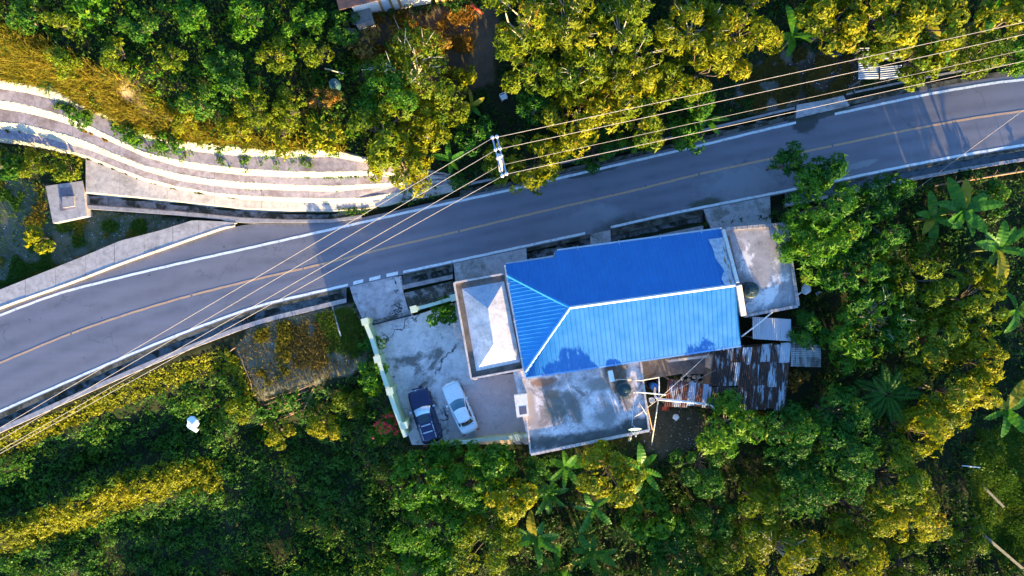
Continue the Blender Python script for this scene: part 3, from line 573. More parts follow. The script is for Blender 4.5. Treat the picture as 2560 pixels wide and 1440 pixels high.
# ------------------------------------------------------------------ paved pieces in front of and around the house
def yz(v): return -0.60 * float(np.clip((v - 740) / 370, 0, 1))
def paving(name, label, pts, mat, z=None, deep=-0.75, up=0.0):
    Q = [P(a, b, (yz(b) if z is None else z) + up) for a, b in pts]
    # follow the slope of the yard between the corners
    o = prism(name, Q, deep - 0.2, None, mat); tag(o, label, None, None, 'structure'); return o
ap = paving('driveway', 'grey concrete driveway apron bridging the gutter to the gate', [(874, float(vB(874)) + 6), (985, float(vB(985)) + 6), (1003, 690), (1008, 730), (1020, 772), (1034, 790), (925, 808), (905, 796), (885, 752)], 'apron', 0.03)
pc = prism('cement_patch', [P(962, 706, 0.04), P(984, 698, 0.04), (P(990, 720, 0.04)), P(998, 722, 0.04), P(964, 731, .04)], -0.1, None, 'cement_new', ap)
pc = prism('cement_patch', [P(986, 694, 0.045), P(999, 693, 0.045), P(1008, 728, 0.045), P(1002, 732, .045)], -0.1, None, 'cement_new', ap)
paving('forecourt', 'mossy concrete strip between the gutter and the low garden wall', [(1010, 733), (1132, 702), (1140, 742), (1034, 776), (1022, 770)], 'apron_moss', 0.015)
paving('forecourt', 'grey concrete forecourt at the road in front of the pale hip roof', [(1134, float(vB(1134)) + 6), (1316, float(vB(1316)) + 6), (1320, 700), (1146, 742), (1138, 700)], 'walk', 0.05)
paving('culvert_slab', 'concrete slab crossing the gutter at the middle of the house', [(1476, float(vB(1476)) + 6), (1526, float(vB(1526)) + 6), (1530, 650), (1480, 660)], 'walk', 0.05)
paving('culvert_slab', 'wide concrete slab at the road by the right end of the house', [(1759, float(vB(1759)) + 6), (1925, float(vB(1925)) + 6), (1928, 560), (1840, 600), (1790, 600)], 'walk', 0.05)
paving('culvert_slab', 'broken concrete slab joining the dirt lane to the road', [(1990, float(vT(1990)) - 11), (2124, float(vT(2124)) - 13), (2108, 238), (2060, 250), (1992, 262)], 'walk', 0.02)
yard = paving('yard', 'cracked pale concrete yard where the cars are parked', [(925, 808), (1034, 790), (1146, 752), (1180, 945), (1188, 960), (1120, 965), (1122, 1112), (1030, 1112), (990, 1010), (960, 905)], 'yard', None, -0.9, 0.0)
paving('yard', 'smooth lilac grey concrete yard beside the flat-roofed annex', [(1181, 945), (1188, 960), (1120.2, 965.2), (1122.2, 1111), (1335, 1111), (1320, 930)], 'yard_new', None, -0.9, 0.004)
paving('patio', 'shaded concrete patio behind the house beside the rusty shed', [(1590, 870), (1790, 850), (1790, 935), (1700, 935), (1640, 945), (1600, 950)], 'patio', -0.25, -0.9)

# ------------------------------------------------------------------ the house
ZE, ZR = 3.6, 5.3
house = thing('house', 'long house with bright blue ribbed metal hip roof and flat concrete annexes', 'house', tuple(P(1560, 760, 0)))
NW, NS1, NS2, NE = P(1265, 662, ZE), P(1389, 643, ZE), P(1393, 628, ZE), P(1805, 573, ZE)
SE, SW = P(1853, 862, ZE), P(1315, 942, ZE); RE, RW = P(1840, 712, ZR), P(1424, 769, ZR)
NWx = P(1262, 646, ZE)   # corner if the north eave ran straight
cen = (NW + NE + SE + SW) / 4
def ins(p, d): v = (cen - p); v.z = 0; return p + v.normalized() * d
wallpts = [ins(p, 0.65) for p in (NW, NE, SE, SW)]
prism('wall', [(p.x, p.y) for p in wallpts], -1.0, ZE - 0.16, 'house_wall', house)
# openings in the outer walls
def opening(a, b, f, w_, z0, h_, kind):
    p = a.lerp(b, f); d = (b - a); d.z = 0; d.normalize(); n = Vector((d.y, -d.x, 0)); ang = math.atan2(d.y, d.x)
    if (p - cen).dot(n) < 0: n = -n
    c = p + n * 0.02; c.z = z0 + h_ / 2
    o = box(kind, c, (w_, 0.10, h_), 'cap_white' if kind == 'window' else 'door_brown', house, ang, 0.01)
    if kind == 'window':
        for s in (-1, 1): box('pane', c + n * 0.05 + d * (s * w_ * 0.24), (w_ * 0.42, 0.04, h_ * 0.84), 'house_glass', o, ang, 0.004)
        box('sill', Vector((c.x, c.y, z0 - 0.04)) + n * 0.08, (w_ + 0.2, 0.18, 0.06), 'parapet', o, ang, 0.008)
    else: box('handle', c + n * 0.08 + d * (w_ * 0.36), (0.12, 0.05, 0.05), 'steel', o, ang, 0.006)
wn_, we_, ws_, ww_ = wallpts
for f in (0.12, 0.28, 0.60, 0.80): opening(wn_, we_, f, 1.2, 1.0, 1.2, 'window')
opening(wn_, we_, 0.44, 1.0, 0.06, 2.1, 'door')
for f in (0.36, 0.7): opening(ww_, ws_, f, 1.2, 0.9, 1.2, 'window')
# ribbed, tile-pressed roof sheets
roof = obj('roof', [p + Vector((0, 0, -0.10)) for p in (NW, NS1, NS2, NE, SE, SW, RE, RW)], [(0, 7, 6, 3, 2, 1), (7, 5, 4, 6), (0, 5, 7), (3, 6, 4)], 'black_trim', house)
def slope_sheets(E0, E1, R0, R1, pitch, rows, mat, parent, trim=None, rib=0.035, hipend=None):
    """E0-E1 eave, R0-R1 ridge. Sheets run from the eave up to ridge or hip lines."""
    e = (E1 - E0); Lg = e.length; e = e / Lg; up = ((R0 + R1) / 2 - (E0 + E1) / 2); up = up - e * up.dot(e); D = up.length; up = up / D
    nrm = e.cross(up); nrm = nrm if nrm.z > 0 else -nrm
    sR0 = (R0 - E0).dot(e); sR1 = (R1 - E0).dot(e); tR0 = (R0 - E0).dot(up); tR1 = (R1 - E0).dot(up)
    tend = 0.0 if hipend is None else (hipend - E0).dot(up)
    def tmax(s):
        if s < sR0: return tR0 * max(0.0, s) / max(sR0, 1e-6)
        if s > sR1: return tend + (tR1 - tend) * max(0.0, (Lg - s)) / max(Lg - sR1, 1e-6)
        return tR0 + (tR1 - tR0) * (s - sR0) / max(sR1 - sR0, 1e-6)
    ns = int(round(Lg / pitch)); pw = Lg / ns
    for k in range(ns):
        s0 = k * pw; t0 = 0.0
        if trim: t0 = trim(s0 / Lg)
        if t0 is None: continue
        cs = [(s0, 0.0), (s0 + 0.035, rib), (s0 + 0.075, rib), (s0 + 0.11, 0.0), (s0 + pw, 0.0)]
        V = []; nr = rows * 2
        for (s, hgt) in cs:
            tm = max(tmax(min(max(s, 0.001), Lg - 0.001)), t0 + 0.02)
            for r in range(rows):
                for q in (0, 1):
                    # every pressed course starts proud of the one below
                    tt = t0 + (tm - t0) * (r + (0.0 if q == 0 else 0.995)) / rows if not callable(rows) else 0
                    V.append(E0 + e * s + up * tt + nrm * (hgt + (0.030 if q == 0 else 0.0) * (1 if rows > 1 else 0)))
        Fc = []
        for c in range(len(cs) - 1):
            for r in range(nr - 1): a = c * nr + r; Fc.append((a, a + nr, a + nr + 1, a + 1))
        o = obj('roof_sheet', V, Fc, mat, parent)
SEe, SWe = SE, SW
slope_sheets(SWe, SEe, RW, RE, 0.36, 13, 'blue_metal', roof)
NWs = NWx; notch = lambda f: (0.55 if f > 0.768 else 0.0)
# north slope: the eave steps back beside the left corner; its right end is left open under the plastic sheet
def ntrim(f):      # f runs from NE (0) to NW (1)
    return 0.50 if f > 0.770 else 0.0
HS = P(1268, 688, ZE + 0.3)
slope_sheets(NE, NWx, RE, RW, 0.36, 13, 'blue_metal', roof, ntrim, 0.035, HS)
slope_sheets(P(1268, 684, ZE), SW, P(1418, 766, ZR - 0.02), P(1418.5, 768, ZR - 0.02), 0.30, 1, 'blue_light', roof, None, 0.055)
def cap(name, a, b, w_, mat, parent, lift=0.05):
    d = (b - a).normalized(); s = d.cross(Vector((0, 0, 1))).normalized(); zz = Vector((0, 0, 1))
    sec = [(-w_, -0.03), (-w_ * .45, 0.035), (0, 0.06), (w_ * .45, 0.035), (w_, -0.03), (w_ * .9, -0.05), (-w_ * .9, -0.05)]
    n = 10; lines = [[a.lerp(b, i / n) + s * x + zz * (z + lift) for i in range(n + 1)] for x, z in sec + [sec[0]]]
    return strips(name, lines, mat, parent)
cap('ridge_cap', RW, RE, 0.12, 'cap_white', roof); cap('hip_cap', P(1268, 688, ZE + .2), RW, 0.12, 'blue_light', roof); cap('hip_cap', P(1313, 930, ZE + .02), RW, 0.13, 'blue_trim', roof)
def eave(pts, mat, side):
    for a, b in zip(pts[:-1], pts[1:]):
        d = (b - a); L = d.length; ang = math.atan2(d.y, d.x); n = Vector((d.y, -d.x, 0)).normalized() * side
        g = box('eave_gutter', (a + b) / 2 + n * 0.09 + Vector((0, 0, -0.06)), (L, 0.14, 0.13), mat, roof, ang, 0.015)
        k = max(1, int(L / 2.6))
        for i in range(k):
            p = a.lerp(b, (i + 0.5) / k); box('gutter_bracket', p + n * 0.02 + Vector((0, 0, 0.05)), (0.05, 0.42, 0.03), 'cap_white', g, ang, 0.004)
eave([NW, NS1, NS2, NE], 'cap_white', -1); eave([SW, SE], 'blue_trim', 1); eave([NW, SW], 'cap_white', 1)
# open corner at the right end: gable coping, boards and clear plastic sheet
gab = [P(1805, 573, ZE + .25), P(1838, 700, ZR + .25), P(1856, 790, ZE + .9), P(1858, 785, 3.3)]
def coping(a, b, w_, h_, mat): 
    d = b - a; ang = math.atan2(d.y, d.x); tilt = -math.atan2(d.z, math.hypot(d.x, d.y)); return box('gable_coping', (a + b) / 2, (d.length, w_, h_), mat, house, ang, 0.02, 0, tilt)
coping(P(1808, 575, ZE + .18), P(1844, 708, ZR + .12), 0.24, 0.30, 'white_wall'); coping(P(1846, 712, ZR + .12), P(1858, 788, ZE + 1.0), 0.42, 0.30, 'parapet')
e_ = (RE - NE).normalized(); r_ = (RW - RE).normalized()
def roofpt(f, s, up=0.06): p = NE.lerp(RE, f) + r_ * s; return p + Vector((0, 0, up))
for f, s, l in [(0.42, 0.28, 1.3), (0.50, 0.34, 1.1), (0.80, 0.30, 0.9), (0.86, 0.36, 1.0), (0.72, 0.25, 0.8)]:
    p = roofpt(f, s, 0.10); box('roof_board', p, (l, 0.16, 0.04), random.choice(['wood', 'stick']), roof, math.atan2(e_.y, e_.x) + random.uniform(-.15, .15), 0.005, 0, -math.atan2(e_.z, math.hypot(e_.x, e_.y)))
tv = []; nn_ = 15; edge = [(0.16, 1.15), (0.30, 1.0), (0.50, .95), (0.62, 0.75), (0.75, .55), (0.85, .9), (0.97, .75)]
for i in range(nn_):
    f = 0.15 + 0.83 * i / (nn_ - 1); wd = float(np.interp(f, [a for a, _ in edge], [b for _, b in edge]))
    for k in range(7): s = 0.12 + wd * k / 6; tv.append(roofpt(f, s, 0.14 + 0.09 * float(n1(i * .8, k * .9 + 3)) + 0.05 * math.sin(k * 1.9 + i)))
tf = [(i * 7 + k, i * 7 + k + 1, i * 7 + k + 8, i * 7 + k + 7) for i in range(nn_ - 1) for k in range(6)]
tp = obj('plastic_sheet', tv, tf, 'clear_tarp', roof, True); tp['label'] = 'crumpled clear plastic sheet over the open roof end'

# pale concrete hip roof of the porch
ZF = 3.1
o4 = [P(1135, 707, ZF + .25), P(1263, 684, ZF + .25), P(1309, 923, ZF + .25), P(1178, 947, ZF + .25)]
porch = prism('porch_slab', [(p.x, p.y) for p in o4], ZF - 0.15, ZF, 'roof_gutter', house)
for i in range(4):
    a, b = o4[i], o4[(i + 1) % 4]; wallstrip('parapet', [a, b], 0.14, ZF, ZF + 0.25 + 0.003 * i, 'parapet', porch)
c4 = [P(1155, 722, ZF), P(1260, 703, ZF), P(1301, 905, ZF), P(1191, 928, ZF)]; rg = [P(1220, 771, ZF + .95), P(1234, 861, ZF + .95)]
def facet(name, pts, mat):
    n = len(pts); bm = bmesh.new(); vs = [bm.verts.new(p) for p in pts]; f = bm.faces.new(vs); bmesh.ops.triangulate(bm, faces=[f]); bmesh.ops.subdivide_edges(bm, edges=bm.edges[:], cuts=5, use_grid_fill=True)
    for v in bm.verts: v.co.z += 0.02 * float(n2(v.co.x * 1.3, v.co.y * 1.3))
    me = bpy.data.meshes.new(name); bm.to_mesh(me); bm.free(); return link(name, me, mat, porch)
hp = [facet('hip_face', [c4[0], rg[0], c4[1]], 'hip_shaded'), facet('hip_face', [c4[1], rg[0], rg[1], c4[2]], 'hip_roof'), facet('hip_face', [c4[2], rg[1], c4[3]], 'hip_roof'), facet('hip_face', [c4[3], rg[1], rg[0], c4[0]], 'hip_roof')]
prism('porch_sun_blocker', [(q.x, q.y) for q in [p + ((o4[0] + o4[2]) / 2 - p).normalized() * 0.55 for p in o4]], -1.0, ZF - 0.152, 'house_wall', house)  # unseen walls added under the slab to keep low sun off the road
for pp in [P(1143, 715, 0), P(1183, 938, 0)]:
    d = (cen - pp); d.z = 0; pp = pp + d.normalized() * 0.35; box('porch_column', (pp.x, pp.y, 1.25), (0.3, 0.3, 3.5), 'house_wall', house, R(8), 0.01)
# flat annex roof (right)
ZA = 3.1
a4 = [P(1812, 573, ZA), P(1962, 560, ZA), P(1993, 765, ZA), P(1858, 790, ZA)]
prism('annex_wall', [(ins_.x, ins_.y) for ins_ in [p + ((a4[0] + a4[2]) / 2 - p).normalized() * 0.25 for p in a4]], -0.8, ZA - 0.2, 'house_wall', house)
an = prism('annex_slab', [(p.x, p.y) for p in a4], ZA - 0.2, ZA, 'slab_roof', house)
def blockrow(a, b, n, hgt, wd, parent, mat='parapet'):
    d = (b - a) / n; ang = math.atan2(d.y, d.x)
    for i in range(n):
        p = a + d * (i + .5); box('parapet_block', (p.x, p.y, ZA + hgt / 2), (d.length - 0.02, wd, hgt + random.uniform(-.012, .012)), mat, parent, ang + random.uniform(-.01, .01), 0.012)
blockrow(a4[1], a4[2], 17, 0.22, 0.26, an, 'kerb'); blockrow(a4[3], a4[2], 11, 0.22, 0.24, an, 'kerb'); blockrow(a4[0], a4[1], 11, 0.20, 0.26, an, 'kerb')
wallstrip('parapet', [P(1818, 590, ZA), P(1862, 784, ZA)], 0.2, ZA, ZA + 0.26, 'roof_gutter', an)
# flat annex roof (front, bottom of the picture)
ZD = 3.0
d4 = [P(1283, 930, ZD), P(1598, 890, ZD), P(1622, 1075, ZD), P(1327, 1135, ZD)]
prism('annex_wall', [(q.x, q.y) for q in [p + ((d4[0] + d4[2]) / 2 - p).normalized() * 0.3 for p in d4]], -2.6, ZD - 0.2, 'house_wall', house)
dk = prism('annex_slab', [(p.x, p.y) for p in d4], ZD - 0.2, ZD, 'deck', house)
def prow(a, b, n, w_, h_):
    d = (b - a) / n; ang = math.atan2(d.y, d.x)
    for i in range(n): p = a + d * (i + .5); box('parapet_block', (p.x, p.y, ZD + h_ / 2), (d.length - 0.015, w_, h_ + random.uniform(-.01, .01)), 'parapet', dk, ang, 0.012)
prow(d4[3], d4[2], 24, 0.2, 0.22); prow(P(1601, 905, ZD), d4[2], 13, 0.16, 0.2); prow(P(1305, 945, ZD), d4[3], 15, 0.14, 0.12)
st = prism('stair_hatch', [(p.x, p.y) for p in (P(1285, 986, ZD), P(1317, 982, ZD), P(1322, 1036, ZD), P(1292, 1041, ZD))], ZD, ZD + 0.55, 'white_wall', house)
prism('hatch_opening', [(p.x, p.y) for p in (P(1297, 1014, ZD), P(1315, 1012, ZD), P(1317, 1031, ZD), P(1299, 1034, ZD))], ZD + .50, ZD + 0.56, 'insul_core', st)

# ------------------------------------------------------------------ lime boundary walls
def boundary(label, pts, pillars, ztop, thick=0.22):
    p0 = P(pts[0][0], pts[0][1], ztop); b = thing('boundary_wall', label, 'wall', (p0.x, p0.y, -0.6))
    W = [P(a, c, ztop) for a, c in pts]; wallstrip('wall_panel', W, thick, -2.0, ztop, 'lime_wall', b)
    wallstrip('wall_cap', W, thick + 0.12, ztop, ztop + 0.07, 'lime_cap', b)
    for (a, c) in pillars:
        q = P(a, c, ztop + .2); pl = box('pillar', (q.x, q.y, (ztop - 1.8) / 2), (0.44, 0.44, ztop + 1.9), 'lime_wall', b, R(14), 0.012); box('pillar_cap', (q.x, q.y, ztop + .2), (0.56, 0.56, 0.10), 'lime_cap', pl, R(14), 0.015)
    return b
boundary('pale lime green wall on the left of the parking yard', [(913, 806), (930, 848), (945, 897), (960, 943), (975, 985), (990, 1028), (1014, 1092)], [(912, 804), (943, 898), (974, 978), (1010, 1064)], 1.95)
boundary('low lime green garden wall left of the pale hip roof', [(1036, 773), (1070, 764), (1136, 745)], [(1034, 773), (1134, 744)], 1.5, 0.16)
boundary('low lime wall at the foot of the yard behind the cars', [(1100, 1112), (1200, 1100), (1318, 1090)], [(1290, 1094)], 0.5, 0.2)
gt = thing('gate_track', 'dark steel sliding gate sill across the driveway', 'gate', tuple(P(975, 800, 0)))
a, b = P(930, 812, 0.07), P(1028, 788, 0.07); ang = math.atan2((b - a).y, (b - a).x)
box('rail', (a + b) / 2, ((b - a).length, 0.10, 0.14), 'black_trim', gt, ang, 0.01); box('threshold', (a + b) / 2 + Vector((0.05, .22, -.02)), ((b - a).length, 0.3, 0.12), 'drain', gt, ang, 0.01)
# ------------------------------------------------------------------ cars
def car(name, label, front, rear, zc, W, spec):
    f = P(*front, zc + 0.9); r = P(*rear, zc + 0.9); ax = (f - r); ax.z = 0; Lc = ax.length; ang = math.atan2(ax.y, ax.x); c = (f + r) / 2
    T = thing(name, label, 'car', (c.x, c.y, zc), ang)
    mt = Matrix.Translation((c.x, c.y, zc)) @ Matrix.Rotation(ang, 4, 'Z')
    tilt = spec.get('tilt', 0.0)
    def put(nm, V, Fc, mat, parent, sm=True): return obj(nm, [mt @ Vector(v) for v in V], Fc, mat, parent, sm)
    hw = W / 2; hl = Lc / 2
    # lower body: lofted rounded sections from nose to tail
    top = spec['top']            # (x fraction -1..1, top z, half width factor)
    secs = spec['secs']; V = []; Fc = []; n = 14
    for (fx, zt, fw, zb) in secs:
        x = fx * hl; w_ = hw * fw
        ring = [(-w_ * .86, zb), (-w_ * .97, zb + .10), (-w_, zb + (zt - zb) * .45), (-w_ * .985, zt - .16), (-w_ * .93, zt - .05), (-w_ * .80, zt - 0.005), (-w_ * .4, zt + .018), (w_ * .4, zt + .018), (w_ * .80, zt - .005), (w_ * .93, zt - .05), (w_ * .985, zt - .16), (w_, zb + (zt - zb) * .45), (w_ * .97, zb + .10), (w_ * .86, zb)]
        for k, (y, z) in enumerate(ring):
            # rounded nose and tail in plan
            bow = spec.get('bow', .22) * (abs(y) / hw) ** 2.4
            xx = x - bow * (1 if fx > 0 else -1) * (smooth(.55, 1.0, abs(fx)).item())
            V.append((xx, y, z))
    m = len(secs)
    for i in range(m - 1):
        for k in range(n): a = i * n + k; b = i * n + (k + 1) % n; Fc.append((a, b, b + n, a + n))
    Fc.append(tuple(range(n))[::-1]); Fc.append(tuple((m - 1) * n + k for k in range(n)))
    body = put('body', V, Fc, spec['paint'], T); 
    bv = body.modifiers.new('soft', 'SUBSURF'); bv.levels = 1; bv.render_levels = 1
    # cabin shell
    g = spec['cabin']; z0, z1 = g['z0'], g['z1']
    def ring(x_f, x_r, wf, wr, bf, br, z, crown=0.0):
        pts = []
        for s in np.linspace(1, -1, 9): pts.append((x_f - bf * s * s, wf * s, z + crown * (1 - s * s) * 0.0))
        for t in np.linspace(0, 1, 8)[1:-1]: pts.append((x_f - bf + (x_r + br - x_f + bf) * t, -(wf + (wr - wf) * t), z))
        for s in np.linspace(-1, 1, 9): pts.append((x_r + br * s * s, wr * s, z))
        for t in np.linspace(0, 1, 8)[1:-1]: pts.append((x_r + br + (x_f - bf - x_r - br) * t, wr + (wf - wr) * t, z))
        return pts
    A = ring(*g['base'], z0); B = ring(*g['roof'], z1); nR = len(A)
    Mid = [tuple(a[i] * .5 + b[i] * .5 + (0 if i < 2 else .03) for i in range(3)) for a, b in zip(A, B)]
    rc = [(x * .86 + (g['roof'][0] + g['roof'][1]) * .07, y * .80, z1 + 0.045) for x, y, z in B]; V = A + Mid + B + rc; Fc = []
    for q in range(3):
        for k in range(nR): a = q * nR + k; b = q * nR + (k + 1) % nR; Fc.append((a, a + nR, b + nR, b))
    Fc.append(tuple(3 * nR + k for k in range(nR))[::-1])
    shell = put('roof', V, Fc, spec['paint'], T)
    # glazing set 1 cm proud of the shell
    def glass(nm, i0, i1, mat, lo, hi, inset=0.06, par=T, off=0.014):
        idx = list(range(i0, i1 + 1)); a = [Vector(A[i % nR]) for i in idx]; mm = [Vector(Mid[i % nR]) for i in idx]; b = [Vector(B[i % nR]) for i in idx]; V = []; Fc = []
        k = len(idx); rows = 4
        for r in range(rows + 1):
            t = lo + (hi - lo) * r / rows
            for j in range(k):
                jj = inset * 6 + (k - 1 - 12 * inset) * j / (k - 1); i_ = min(int(jj), k - 2); fr = jj - i_
                pa = a[i_].lerp(a[i_ + 1], fr); pm = mm[i_].lerp(mm[i_ + 1], fr); pb = b[i_].lerp(b[i_ + 1], fr)
                p = pa.lerp(pm, t * 2) if t < .5 else pm.lerp(pb, t * 2 - 1); out = Vector((p.x - (g['base'][0] + g['base'][1]) / 2, p.y, 0.35)).normalized(); V.append(p + out * off)
        for r in range(rows):
            for j in range(k - 1): q = r * k + j; Fc.append((q, q + k, q + k + 1, q + 1))
        return put(nm, V, Fc, mat, par)
    ws = glass('windscreen', 0, 8, spec['glass'], .06, .95, 0.05)
    if spec.get('shade'): glass('windscreen_sunshade', 0, 8, 'sun_shade', .12, .90, 0.07, T, 0.022)
    for nm, i0, i1 in spec['sides']: glass(nm, i0, i1, 'car_glass', .14, .90, 0.03)
    glass('rear_window', 14, 22, 'car_glass', .10, .92, 0.06)
    # wheels
    for sx in (spec['axle_f'], spec['axle_r']):
        for sy in (-1, 1):
            rr = spec['wheel']; cx_ = sx * hl; cy_ = sy * (hw - .10); V = []; Fc = []; sg = 20
            for (rad, yy) in [(rr * .6, -.10), (rr, -.085), (rr, .085), (rr * .6, .10)]:
                for k in range(sg): t = 2 * math.pi * k / sg; V.append((cx_ + rad * math.cos(t), cy_ + yy, rr + rad * math.sin(t)))
            for i in range(3):
                for k in range(sg): a = i * sg + k; b = i * sg + (k + 1) % sg; Fc.append((a, b, b + sg, a + sg))
            Fc.append(tuple(range(sg))[::-1]); Fc.append(tuple(3 * sg + k for k in range(sg)))
            wh = put('wheel', V, Fc, 'rubber', T); V = []; 
            for k in range(sg): t = 2 * math.pi * k / sg; q = .56 if k % 4 else .40; V.append((cx_ + rr * q * math.cos(t), cy_ + sy * .112, rr + rr * q * math.sin(t)))
            V.append((cx_, cy_ + sy * .125, rr)); put('rim', V, [(k, (k + 1) % sg, sg) for k in range(sg)], 'rim', wh, False)
    def bx(nm, c_, s_, mat, par=T, bev=.015, rz=0.0): 
        o = box(nm, mt @ Vector(c_), s_, mat, par, ang + rz, bev); return o
    for sy in (-1, 1):
        x = (g['base'][0] - .25); bx('mirror', (x, sy * (hw + .06), g['z0'] + .04), (.14, .20, .14), spec.get('mirror', spec['paint']), T, .03)
        fx = spec['lampx']; bx('headlight', (fx * hl - .06, sy * hw * .64, spec['lampz'] - .02), (.12, .26, .13), 'lamp_clear', T, .03, -sy * .30); bx('tail_light', (-.985 * hl, sy * hw * .78, spec['tailz']), (.08, .26, .18), 'lamp_red', T, .02)
        for xx in spec['handles']: bx('door_handle', (xx, sy * (hw * .995), g['z0'] - .12), (.16, .04, .035), 'chrome' if spec['paint'] != 'navy_paint' else 'black_trim', T, .008)
    bx('number_plate', (hl * 0.995, 0, .45), (.03, .42, .12), 'cap_white'); bx('front_bumper', (hl * .975, 0, .42), (.12, W * .52, .16), spec['bumper'], T, .06); bx('rear_bumper', (-hl * .98, 0, .44), (.10, W * .56, .16), spec['bumper'], T, .06)
    return T, bx, put, hl, hw
sed = dict(paint='silver_paint', glass='car_glass_teal', bow=.20, top=0, bumper='silver_paint', wheel=.30, axle_f=.60, axle_r=-.60, lampx=.955, lampz=.64, tailz=.76, handles=(-.15, -1.0),
    secs=[(1.0, .62, .86, .30), (.97, .72, .93, .22), (.80, .80, .98, .20), (.50, .87, 1.0, .20), (.30, .92, 1.0, .20), (0, .93, 1.0, .20), (-.45, .94, 1.0, .20), (-.66, .95, .99, .22), (-.86, .93, .96, .24), (-.975, .86, .90, .26), (-1.0, .70, .86, .32)],
    cabin=dict(z0=.90, z1=1.34, base=(.80, -1.60, .70, .66, .20, .16), roof=(.0, -1.14, .56, .53, .10, .10)), sides=[('side_window', 8, 11), ('side_window', 11, 14), ('side_window', 22, 25), ('side_window', 25, 28)])
z_y = lambda v: yz(v)
T, bx, put, hl, hw = car('sedan_car', 'silver white saloon car parked askew on the concrete yard', (1121, 957), (1177.5, 1083), yz(1020) + .0, 1.64, sed)
bx('bonnet_seam', (hl * .90, 0, .775), (.012, 1.2, .012), 'black_trim', T, .002); bx('boot_seam', (-hl * .70, 0, .965), (.012, 1.15, .012), 'black_trim', T, .002)
for i, (x, y) in enumerate([(.62, -.50), (.56, -.53), (.50, -.47), (.44, -.50)]): bx('windscreen_sticker', (x, y, 1.075 - .62 * (x - .52)), (.045, .09 if i % 2 else .05, .015), 'cap_white', T, .004, .2)
bx('parcel_shelf_toy', (-1.16, .10, 1.255), (.10, .10, .06), 'pvc_cream', T, .02)
suv = dict(paint='navy_paint', glass='car_glass', bow=.22, top=0, bumper='navy_paint', wheel=.38, axle_f=.60, axle_r=-.58, lampx=.945, lampz=.86, tailz=1.05, handles=(.10, -.85), mirror='chrome', shade=True,
    secs=[(1.0, .80, .84, .42), (.97, .96, .92, .34), (.80, 1.06, .98, .32), (.45, 1.12, 1.0, .32), (.30, 1.14, 1.0, .32), (0, 1.16, 1.0, .32), (-.5, 1.16, 1.0, .32), (-.80, 1.16, .99, .32), (-.96, 1.14, .96, .34), (-1.0, .95, .92, .42)],
    cabin=dict(z0=1.12, z1=1.74, base=(.88, -2.18, .80, .78, .16, .10), roof=(.22, -1.98, .60, .60, .08, .08)), sides=[('side_window', 8, 10), ('side_window', 10, 12), ('side_window', 12, 14), ('side_window', 22, 24), ('side_window', 24, 26), ('side_window', 26, 28)])
T, bx, put, hl, hw = car('sport_utility_car', 'dark navy off-road car with silver roof rails parked against the lime wall', (1041, 971), (1084, 1108), yz(1038), 1.86, suv)
for sy in (-1, 1):
    for x0, x1 in [(-.42, -.62), (-.70, -1.30), (-1.36, -1.80)]: bx('roof_rail', ((x0 + x1) / 2, sy * .53, 1.83), (abs(x1 - x0), .05, .05), 'cap_white', T, .012)
for x in (-.62, -1.20): bx('roof_crossbar', (x, 0, 1.865), (.10, .80, .035), 'cap_white', T, .01)
bx('sunroof', (-.08, .02, 1.783), (.62, .88, .02), 'moon_roof', T, .008); 
bx('bonnet_badge', (hl * .93, .10, 1.035), (.09, .09, .02), 'chrome', T, .008); bx('bonnet_trim', (hl * .955, .22, .99), (.05, .75, .03), 'chrome', T, .01)
# ------------------------------------------------------------------ power pole and lines
ZP = 9.0
pt = P(1249, 392, ZP); pb = float(hz(pt.x, pt.y))
pole = thing('power_pole', 'white concrete power pole with twin steel crossarms above the trees', 'power pole', (pt.x, pt.y, pb))
tube('mast', [(pt.x, pt.y, pb - .3), (pt.x, pt.y, ZP * .5), (pt.x, pt.y, ZP + .1)], [.20, .165, .13], 'pole_white', pole, 12)
box('pole_bracket', (pt.x, pt.y, ZP - .2), (.42, .40, .5), 'pole_white', pole, R(-14), .03)
ins6 = [(1231, 345), (1242, 343), (1239, 375), (1249.5, 372), (1256, 440), (1266, 435)]
za = ZP - .12
for i in (0, 1):
    a = P(*ins6[i], za); b = P(*ins6[4 + i], za); d = b - a; box('crossarm', (a + b) / 2 , (d.length + .2, .11, .12), 'steel', pole, math.atan2(d.y, d.x), .012)
for i, q in enumerate(ins6):
    p = P(*q, za); lathe('insulator', [(.05, .06), (.13, .08), (.135, .12), (.08, .15), (.12, .18), (.12, .21), (.05, .26)], p, 'porcelain', pole, 14)
    lathe('insulator_pin', [(.04, .255), (.045, .30), (.03, .32)], p, 'insul_core', pole, 10)
zw = za + .28
def cable(label, a, b, sag, rad=0.018, n=26, mat='wire', name='power_line', cat='power line', grp=None):
    pts = [a.lerp(b, i / n) - Vector((0, 0, 4 * sag * (i / n) * (1 - i / n))) for i in range(n + 1)]
    o = tube(name, pts, rad, mat, None, 5); tag(o, label, cat, grp); return o
gr = 'power lines on the white pole'
left = [(ins6[0], (640, 693), 'uppermost'), (ins6[2], (640, 727), 'second'), ((1243, 417), (640, 767), 'third'), (ins6[4], (640, 787), 'lowest')]
right = [(ins6[1], (2560, 53), 'uppermost'), (ins6[3], (2560, 84), 'second'), ((1256, 412), (2560, 123), 'third'), (ins6[5], (2560, 151), 'lowest')]
endL = [(0, 1067), (0, 1097), (0, 1124), (0, 1132)]
for (s, m_, o_), e in zip(left, endL):
    ex = (e[0] - (s[0] - e[0]) * .45, e[1] + (e[1] - s[1]) * .45); zz = zw if o_ != 'third' else ZP - .9
    cable(o_ + ' power line running from the pole down to the left edge', P(*s, zz), P(*ex, 7.2), 0.35, grp=gr)
